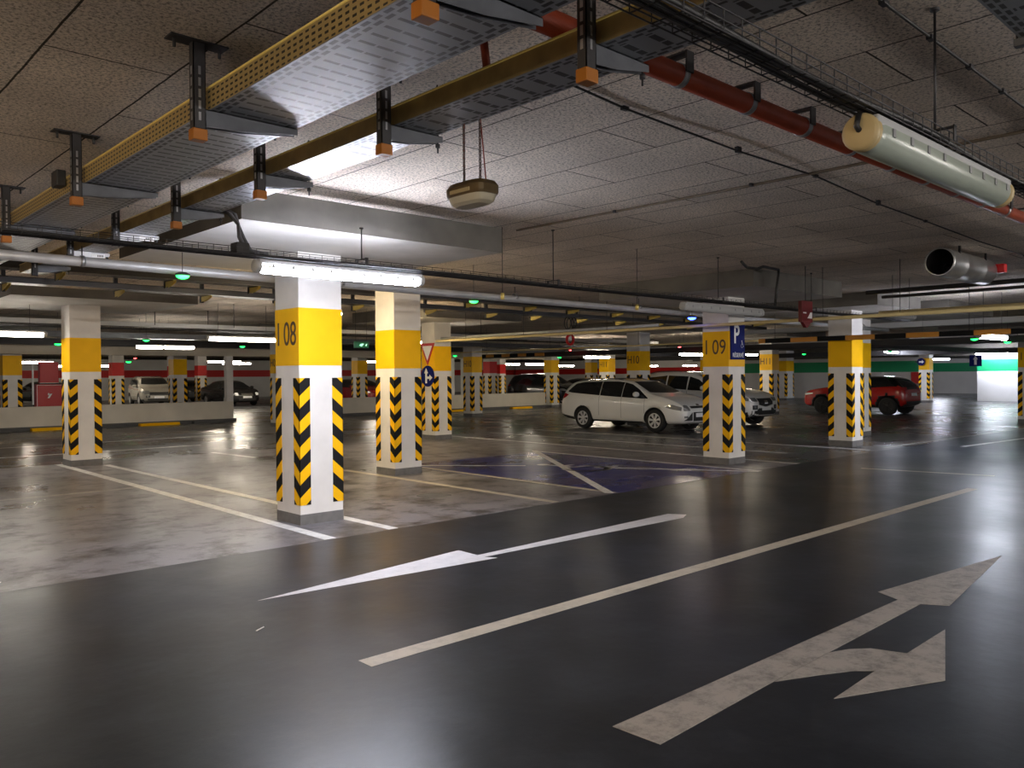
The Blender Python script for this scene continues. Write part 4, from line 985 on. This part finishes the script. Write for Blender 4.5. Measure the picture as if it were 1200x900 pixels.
def car(name, label, P, loc, rz, cat='car'):
    t = thing(name, label, cat, loc, rz)
    me = car_body(P); bo = bpy.data.objects.new('body', me); COL.objects.link(bo); bo.parent = t
    bm = bmesh.new(); bm.from_mesh(me); tree = BVHTree.FromBMesh(bm); bm.free()
    W, L = P['W'], P['L']
    def grid(pname, m, pts, d, off=.006, parent=t, smooth=True):
        """pts: 2D array of ray origins; d: direction"""
        d = Vector(d); ok = {}; vs = []; fs = []
        for i, row in enumerate(pts):
            for j, p in enumerate(row):
                h = tree.ray_cast(Vector(p), d)
                if h[0] is not None: ok[(i, j)] = len(vs); vs.append(h[0] - d * off)
        for i in range(len(pts) - 1):
            for j in range(len(pts[0]) - 1):
                c = [(i, j), (i + 1, j), (i + 1, j + 1), (i, j + 1)]
                if all(q in ok for q in c):
                    qd = [ok[q] for q in c]
                    if max((vs[a] - vs[b_]).length for a in qd for b_ in qd) < .5: fs.append(tuple(qd))
        if not fs: return
        # close the rim back to the body so that the panel has thickness
        b = MB(); b.add(vs, fs, 0, smooth); o = b.build(pname, m, parent)
        bm = bmesh.new(); bm.from_mesh(o.data); bmesh.ops.recalc_face_normals(bm, faces=bm.faces[:])
        if sum(f_.normal.dot(d) for f_ in bm.faces) > 0: bmesh.ops.reverse_faces(bm, faces=bm.faces[:])
        bm.to_mesh(o.data); bm.free(); return o
    def side(pname, m, lo, hi, nx=22, nz=6, off=.006, sides=(-1, 1)):
        x0, x1 = max(lo[0][0], hi[0][0]), min(lo[-1][0], hi[-1][0])
        for s_ in sides:
            rows = []
            for i in range(nx + 1):
                x = x0 + (x1 - x0) * i / nx
                a = np.interp(x, [p[0] for p in lo], [p[1] for p in lo]); c = np.interp(x, [p[0] for p in hi], [p[1] for p in hi])
                rows.append([(x, s_ * 3, a + (c - a) * j / nz) for j in range(nz + 1)])
            grid(pname, m, rows, (0, -s_, 0), off)
    def front(pname, m, y0, y1, zlo, zhi, n=14, nz=6, off=.006, mirror=False, back=False):
        """zlo/zhi: functions of y or numbers"""
        for s_ in ((1, -1) if mirror else (1,)):
            rows = []
            for i in range(n + 1):
                y = y0 + (y1 - y0) * i / n
                a = zlo(y) if callable(zlo) else zlo; c = zhi(y) if callable(zhi) else zhi
                rows.append([(-3 if back else L + 3, s_ * y, a + (c - a) * j / nz) for j in range(nz + 1)])
            grid(pname, m, rows, (1 if back else -1, 0, 0), off)
    def topp(pname, m, x0, x1, hw0, hw1, nx=12, ny=14, off=.005):
        rows = []
        for i in range(nx + 1):
            x = x0 + (x1 - x0) * i / nx; h = hw0 + (hw1 - hw0) * i / nx
            rows.append([(x - .10 * (j / ny * 2 - 1) ** 2 * P.get('wcurve', 1), (j / ny * 2 - 1) * h, 4) for j in range(ny + 1)])
        grid(pname, m, rows, (0, 0, -1), off)
    for lo, hi in P['side_glass']: side('side_window', M['glass'], lo, hi)
    topp('windscreen', M['glass'], *P['screen'])
    if 'rear_glass' in P: front('rear_window', M['glass'], *P['rear_glass'], back=True)
    for xx, z0, z1 in P.get('seams', []): side('door_seam', M['plastic'], [(xx - .004, z0), (xx + .004, z0)], [(xx - .004, z1), (xx + .004, z1)], 1, 8, .003)
    for lo, hi in P.get('headlights', []): side('headlight', M[P.get('hlm', 'headlamp')], lo, hi, 14, 4, .007)
    for a in P.get('front_lights', []): front('headlight', M[P.get('hlm', 'headlamp')], *a, mirror=True)
    for lo, hi in P.get('taillights', []): side('taillight', M['tail'], lo, hi, 10, 4, .008)
    for a in P.get('rear_lights', []): front('taillight', M['tail'], *a, mirror=True, back=True)
    for nm, mm, a in P.get('front_bits', []): front(nm, M[mm], *a)
    for nm, mm, a in P.get('front_bits_m', []): front(nm, M[mm], *a, mirror=True)
    for nm, mm, a in P.get('rear_bits', []): front(nm, M[mm], *a, back=True)
    for nm, mm, lo, hi in P.get('side_bits', []): side(nm, M[mm], lo, hi, 20, 4, .008)
    for xx, zz in P.get('handles', []):
        for s_ in (-1, 1):
            h = tree.ray_cast(Vector((xx, s_ * 3, zz)), Vector((0, -s_, 0)))
            if h[0] is not None:
                y = abs(h[0].y); MB().bevbox((xx - .09, s_ * y - .004 if s_ > 0 else -y - .028, zz - .014), (xx + .09, y + .028 if s_ > 0 else -y + .004, zz + .014), .008).build('door_handle', P['paint'], t)
    if 'mirror' in P:
        xx, zz = P['mirror']
        h = tree.ray_cast(Vector((xx, 3, zz)), Vector((0, -1, 0))); y = abs(h[0].y)
        for s_ in (-1, 1):
            bm = bmesh.new(); bmesh.ops.create_icosphere(bm, subdivisions=3, radius=1)
            for v in bm.verts: v.co = Vector((xx - .02 + v.co.x * .085 + .02 * abs(v.co.y), s_ * (y + .13) + v.co.y * .115, zz + .05 + v.co.z * .078))
            b = MB(); b.bm(bm, 0, True); b.build('wing_mirror', M[P['mirrorm']] if P.get('mirrorm') else P['paint'], t)
            MB().bevbox((xx - .03, min(s_ * (y - .02), s_ * (y + .08)), zz - .02), (xx + .03, max(s_ * (y - .02), s_ * (y + .08)), zz + .015), .006).build('mirror_arm', M['plastic'], t)
    for x in P['axles']:
        for s_ in (-1, 1): wheel(t, x, s_ * (W / 2 - .115), P['rw'], .2, s_, P.get('spokes', 7), P.get('darkrim', False))
    if P.get('rails'):
        x0, x1, y, z0 = P['rails']
        for s_ in (-1, 1):
            pts = []
            for i in range(9):
                x = x0 + (x1 - x0) * i / 8; h = tree.ray_cast(Vector((x, s_ * y, 4)), Vector((0, 0, -1)))
                pts.append((x, s_ * y, h[0].z + (z0 if 0 < i < 8 else .0)))
            MB().tube(pts, .014, 6).build('roof_rail', M['dark'], t)
    return t
PLAN = lambda L: [(0, .84), (.06, .90), (.18, .95), (.4, .985), (.8, 1), (L - .9, 1), (L - .5, .975), (L - .25, .91), (L - .1, .82), (L - .03, .72), (L, .66)]
wagon = dict(L=4.56, W=1.82, paint=M['p_white'], axles=(.99, 3.64), rw=.318, ra=.37, sill=.24,
    top=[(0, .72), (.03, .95), (.1, 1.12), (.3, 1.36), (.5, 1.43), (.9, 1.465), (1.6, 1.485), (2.2, 1.475), (2.7, 1.42), (3.1, 1.24), (3.46, 1.06), (3.9, .985), (4.25, .87), (4.45, .75), (4.56, .62)],
    belt=[(0, .70), (.1, .95), (.4, 1.03), (1.2, 1.0), (2.4, .95), (3.2, .93), (3.5, .95), (3.9, .90), (4.3, .78), (4.56, .60)],
    bot=[(0, .34), (.15, .27), (.6, .21), (3.9, .2), (4.4, .22), (4.56, .30)],
    plan=PLAN(4.56), roofw=[(0, .70), (.5, .70), (1.5, .74), (2.4, .73), (3.0, .78), (3.5, .86)],
    side_glass=[([(.34, 1.09), (.55, 1.06), (1.635, .995)], [(.34, 1.13), (.58, 1.335), (.9, 1.385), (1.635, 1.405)]),
                ([(1.655, .994), (2.0, .975), (2.455, .955)], [(1.655, 1.406), (2.2, 1.40), (2.455, 1.38)]),
                ([(2.475, .954), (3.2, .925), (3.4, .925)], [(2.475, 1.378), (2.75, 1.325), (3.05, 1.17), (3.4, .945)])],
    screen=(2.78, 3.46, .56, .70), rear_glass=(-.55, .55, 1.06, 1.32), gx=(.3, 3.3),
    seams=[(1.63, .42, .99), (2.465, .36, .96), (3.3, .36, .92)], handles=[(1.38, .90), (2.22, .86)],
    side_bits=[('sill_trim', 'plastic', [(1.36, .20), (3.28, .20)], [(1.36, .285), (3.28, .275)]), ('bumper_trim', 'plastic', [(.02, .30), (.62, .26)], [(.02, .42), (.64, .335)])],
    headlights=[([(3.98, .70), (4.25, .635), (4.44, .60)], [(3.98, .715), (4.2, .77), (4.44, .70)])],
    front_lights=[(.50, .70, .60, lambda y: .76 - .06 * abs(y - .6) / .1 * .3)],
    taillights=[([(.05, .84), (.3, .93), (.40, 1.0)], [(.05, 1.03), (.22, 1.05), (.40, 1.01)])], rear_lights=[(.5, .72, .84, 1.02)],
    front_bits=[('upper_grille', 'plastic', (-.42, .42, .665, .725)), ('lower_grille', 'plastic', (-.36, .36, .31, .56)), ('number_plate', 'plate', (-.26, .26, .42, .53, 10, 3, .02)), ('badge', 'chrome', (-.07, .07, .735, .775, 6, 3, .01))],
    front_bits_m=[('side_intake', 'plastic', (.40, .68, .33, lambda y: .56 - (y - .40) * .75)), ('fog_lamp', 'headlamp', (.60, .70, .40, .46, 5, 4, .012))],
    rear_bits=[('number_plate', 'plate', (-.26, .26, .82, .93, 8, 3, .012)), ('bumper_trim', 'plastic', (-.72, .72, .3, .44))],
    mirror=(3.08, .99), rails=(.75, 2.3, .56, .03))
car('white_estate_car', 'white estate car parked beyond the blue bay, left of pillar I 09', wagon, (19.23, 17.48, 0), -PI / 2)
suv = dict(L=4.55, W=1.84, paint=M['p_white'], axles=(.96, 3.66), rw=.355, ra=.42, sill=.33, clad=.045,
    top=[(0, .80), (.03, 1.0), (.1, 1.25), (.3, 1.55), (.5, 1.63), (1.0, 1.69), (1.7, 1.70), (2.3, 1.67), (2.7, 1.55), (3.1, 1.33), (3.4, 1.17), (3.9, 1.09), (4.25, 1.0), (4.45, .88), (4.55, .74)],
    belt=[(0, .75), (.1, 1.08), (.4, 1.15), (1.2, 1.10), (2.4, 1.06), (3.2, 1.04), (3.5, 1.06), (3.9, 1.01), (4.3, .92), (4.55, .7)],
    bot=[(0, .42), (.2, .33), (.6, .28), (3.9, .27), (4.35, .28), (4.55, .36)], plan=PLAN(4.55), roofw=[(0, .70), (.5, .70), (1.5, .74), (2.4, .73), (3.0, .78), (3.5, .86)],
    side_glass=[([(.5, 1.24), (1.5, 1.16)], [(.5, 1.27), (.8, 1.5), (1.5, 1.56)]), ([(1.55, 1.155), (2.3, 1.11)], [(1.55, 1.56), (2.3, 1.53)]), ([(2.35, 1.105), (3.2, 1.07)], [(2.35, 1.525), (2.7, 1.43), (3.2, 1.09)])],
    screen=(2.68, 3.4, .56, .70), rear_glass=(-.55, .55, 1.18, 1.5), gx=(.3, 3.3), seams=[(1.52, .5, 1.13), (2.33, .45, 1.08), (3.25, .45, 1.03)], handles=[(1.3, 1.0), (2.1, .97)],
    side_bits=[('sill_trim', 'plastic', [(1.4, .27), (3.2, .27)], [(1.4, .40), (3.2, .38)]), ('bumper_trim', 'plastic', [(4.1, .30), (4.4, .32)], [(4.1, .42), (4.4, .46)])],
    headlights=[([(4.02, .84), (4.3, .80), (4.42, .78)], [(4.02, .87), (4.25, .93), (4.42, .87)])], front_lights=[(.44, .72, .77, .88)],
    taillights=[([(.05, .98), (.4, 1.06)], [(.05, 1.12), (.4, 1.1)])],
    front_bits=[('grille', 'plastic', (-.40, .40, lambda y: .60 + .5 * abs(y) * .35, .86)), ('bumper_trim', 'plastic', (-.70, .70, .33, lambda y: .50 + (.07 if abs(y) < .42 else 0))), ('number_plate', 'plate', (-.26, .26, .50, .61, 10, 3, .03)), ('badge', 'chrome', (-.09, .09, .70, .80, 6, 4, .02))],
    front_bits_m=[('fog_recess', 'plastic', (.46, .68, .53, .66)), ('fog_lamp', 'headlamp', (.55, .63, .57, .63, 5, 4, .012))],
    mirror=(3.0, 1.12), rails=(.7, 2.3, .56, .03), spokes=5)
car('white_crossover_car', 'white crossover car behind the estate, its nose showing right of pillar I 09', suv, (22.35, 17.28, 0), -PI / 2)
redp = dict(L=4.30, W=1.78, paint=M['p_red'], roofm='p_black', axles=(.86, 3.42), rw=.335, ra=.40, sill=.33, clad=.05,
    top=[(0, .72), (.03, .90), (.12, 1.0), (.4, 1.22), (.65, 1.38), (.85, 1.44), (1.2, 1.465), (1.7, 1.46), (2.2, 1.43), (2.6, 1.32), (2.9, 1.20), (3.15, 1.06), (3.6, 1.0), (4.0, .92), (4.2, .82), (4.3, .68)],
    belt=[(0, .72), (.1, 1.0), (.4, 1.08), (1.2, 1.02), (2.2, .97), (2.9, .95), (3.2, .97), (3.6, .93), (4.0, .86), (4.3, .65)],
    bot=[(0, .42), (.2, .33), (.6, .26), (3.7, .25), (4.1, .26), (4.3, .34)], plan=PLAN(4.30), roofw=[(0, .70), (.5, .70), (1.5, .74), (2.2, .73), (2.8, .78), (3.3, .86)],
    side_glass=[([(.62, 1.13), (1.4, 1.05)], [(.62, 1.15), (.9, 1.30), (1.4, 1.35)]), ([(1.45, 1.045), (2.15, 1.005)], [(1.45, 1.35), (2.15, 1.32)]), ([(2.2, 1.0), (2.95, .97)], [(2.2, 1.315), (2.5, 1.235), (2.95, .99)])],
    screen=(2.5, 3.15, .54, .68), rear_glass=(-.55, .55, 1.06, 1.32), gx=(.12, 3.0), seams=[(1.42, .45, 1.04), (2.18, .42, .99), (3.0, .42, .95)], handles=[(1.2, .93), (1.95, .9)],
    side_bits=[('sill_trim', 'plastic', [(1.25, .25), (3.0, .25)], [(1.25, .39), (3.0, .37)])], headlights=[([(3.8, .78), (4.2, .72)], [(3.8, .81), (4.2, .80)])], hlm='headlit',
    taillights=[([(.04, .92), (.35, 1.0)], [(.04, 1.06), (.35, 1.04)])], rear_lights=[(.5, .7, .9, 1.04)], rear_bits=[('number_plate', 'plate', (-.26, .26, .72, .83, 8, 3, .012)), ('bumper_trim', 'plastic', (-.7, .7, .34, .52))],
    mirror=(2.75, 1.02), spokes=5, darkrim=True)
def shrink(P, d=.18):
    def fx(x): return x * (.6 - d) / .6 if x < .6 else x - d
    def go(v):
        if isinstance(v, list): return [go(q) for q in v]
        if isinstance(v, tuple) and len(v) >= 2 and isinstance(v[0], (int, float)): return (fx(v[0]),) + v[1:]
        if isinstance(v, tuple): return tuple(go(q) for q in v)
        return v
    Q = dict(P)
    for k in ('top', 'belt', 'bot', 'plan', 'roofw', 'side_glass', 'seams', 'handles', 'headlights', 'taillights'): Q[k] = go(P[k])
    Q['side_bits'] = [(a, b, go(c), go(e)) for a, b, c, e in P['side_bits']]
    Q['axles'] = tuple(fx(x) for x in P['axles']); Q['gx'] = tuple(fx(x) for x in P['gx']); Q['L'] = P['L'] - d
    sc = P['screen']; Q['screen'] = (fx(sc[0]), fx(sc[1]), sc[2], sc[3]); Q['mirror'] = (fx(P['mirror'][0]), P['mirror'][1])
    return Q
redp = shrink(redp, .22)
car('red_hatchback_car', 'red crossover car with black roof standing behind the tan pillar', redp, (32.1, 12.15, 0), PI / 2)
def vary(base, **k): d = dict(base); d.update(k); return d
def scaled_top(P, s): return [(x, z * s if z > 1.0 else z) for x, z in P]
dark = vary(suv, paint=M['p_blue'], spokes=6, clad=0)
car('dark_blue_car', 'dark hatchback facing right behind the low wall, left of the estate car', dark, (31.3, 33.0, 0), -PI / 2)
saloon = vary(wagon, paint=M['p_black'], spokes=6, hlm='headlit', rails=None,
    top=[(0, .72), (.03, .95), (.15, 1.02), (.5, 1.05), (.9, 1.2), (1.4, 1.38), (1.9, 1.44), (2.3, 1.42), (2.7, 1.33), (3.1, 1.14), (3.4, 1.0), (3.9, .94), (4.25, .85), (4.45, .75), (4.56, .62)],
    side_glass=[([(.95, 1.08), (2.44, .985)], [(.95, 1.1), (1.4, 1.28), (1.9, 1.34), (2.44, 1.31)]), ([(2.49, .98), (3.2, .955)], [(2.49, 1.30), (2.75, 1.23), (3.2, .975)])],
    screen=(2.7, 3.38, .56, .68), front_bits=[('upper_grille', 'chrome', (-.34, .34, .58, .72)), ('lower_grille', 'plastic', (-.5, .5, .30, .44)), ('number_plate', 'plate', (-.26, .26, .45, .56, 10, 3, .02))], front_bits_m=[])
saloon.pop('rear_glass'); saloon['rails'] = None
car('black_saloon_car', 'black saloon car facing right behind the end of the long low wall', saloon, (20.6, 48.3, 0), -PI / 2)
van = vary(suv, paint=M['p_silver'], spokes=6, clad=0, roofm=None,
    top=[(0, .9), (.02, 1.3), (.06, 1.6), (.2, 1.68), (1.0, 1.72), (2.3, 1.70), (2.8, 1.58), (3.2, 1.36), (3.55, 1.16), (3.9, 1.08), (4.25, 1.0), (4.45, .88), (4.55, .74)],
    front_bits=[('grille', 'plastic', (-.5, .5, .66, .84)), ('lower_grille', 'plastic', (-.6, .6, .36, .50)), ('number_plate', 'plate', (-.26, .26, .5, .61, 10, 3, .03))], front_lights=[(.48, .74, .72, .92)])
car('silver_van', 'silver beige people carrier seen over the low wall right of the lone pillar', van, (17.3, 50.6, 0), -PI / 2 - .15)
car('dark_green_hatchback', 'dark green hatchback between the red cabinet and the lone left pillar', vary(redp, paint=M['p_green'], roofm=None, hlm='headlamp'), (13.3, 53.8, 0), PI / 2 + .1)
car('dark_red_hatchback', 'dark red hatchback with black roof seen past the give way sign pillar', vary(redp, paint=M['p_darkred'], clad=0), (25.4, 41.6, 0), -PI / 2)
car('grey_hatchback', 'small grey car partly hidden right of the silver van', vary(redp, paint=M['p_grey'], roofm=None, clad=0, hlm='headlamp'), (21.4, 56.0, 0), -PI / 2)
car('dark_grey_car', 'dark car glimpsed between the low wall pillar and the estate car', vary(saloon, paint=M['p_grey']), (34.5, 32.8, 0), -PI / 2)


# ------------------------------------------------------------------ camera, world, view
F = 960.0
VR = Vector((1625 - 600, 450 - 432, -F)); VL = Vector((-300 - 600, 450 - 447, -F))
X = VR.normalized(); Y = (VL - X * VL.dot(X)).normalized(); Z = X.cross(Y)
Rm = Matrix((X, Y, Z))
cam = bpy.data.cameras.new('camera'); cam.sensor_width = 36; cam.lens = F / 1200 * 36; cam.clip_start = .05; cam.clip_end = 300
co = bpy.data.objects.new('camera', cam); COL.objects.link(co)
co.matrix_world = Matrix.Translation((0, 0, 1.6)) @ Rm.to_4x4()
S.camera = co
w = bpy.data.worlds.new('world'); S.world = w; w.use_nodes = True
w.node_tree.nodes['Background'].inputs[0].default_value = (.46, .47, .5, 1); w.node_tree.nodes['Background'].inputs[1].default_value = .35
S.view_settings.view_transform = 'Standard'; S.view_settings.look = 'None'; S.view_settings.gamma = 1; S.view_settings.use_curve_mapping = False
S.view_settings.exposure = 1.2
S.cycles.use_denoising = True; S.cycles.max_bounces = 7; S.cycles.diffuse_bounces = 4; S.cycles.glossy_bounces = 4
S.cycles.sample_clamp_indirect = 4; S.cycles.use_light_tree = True
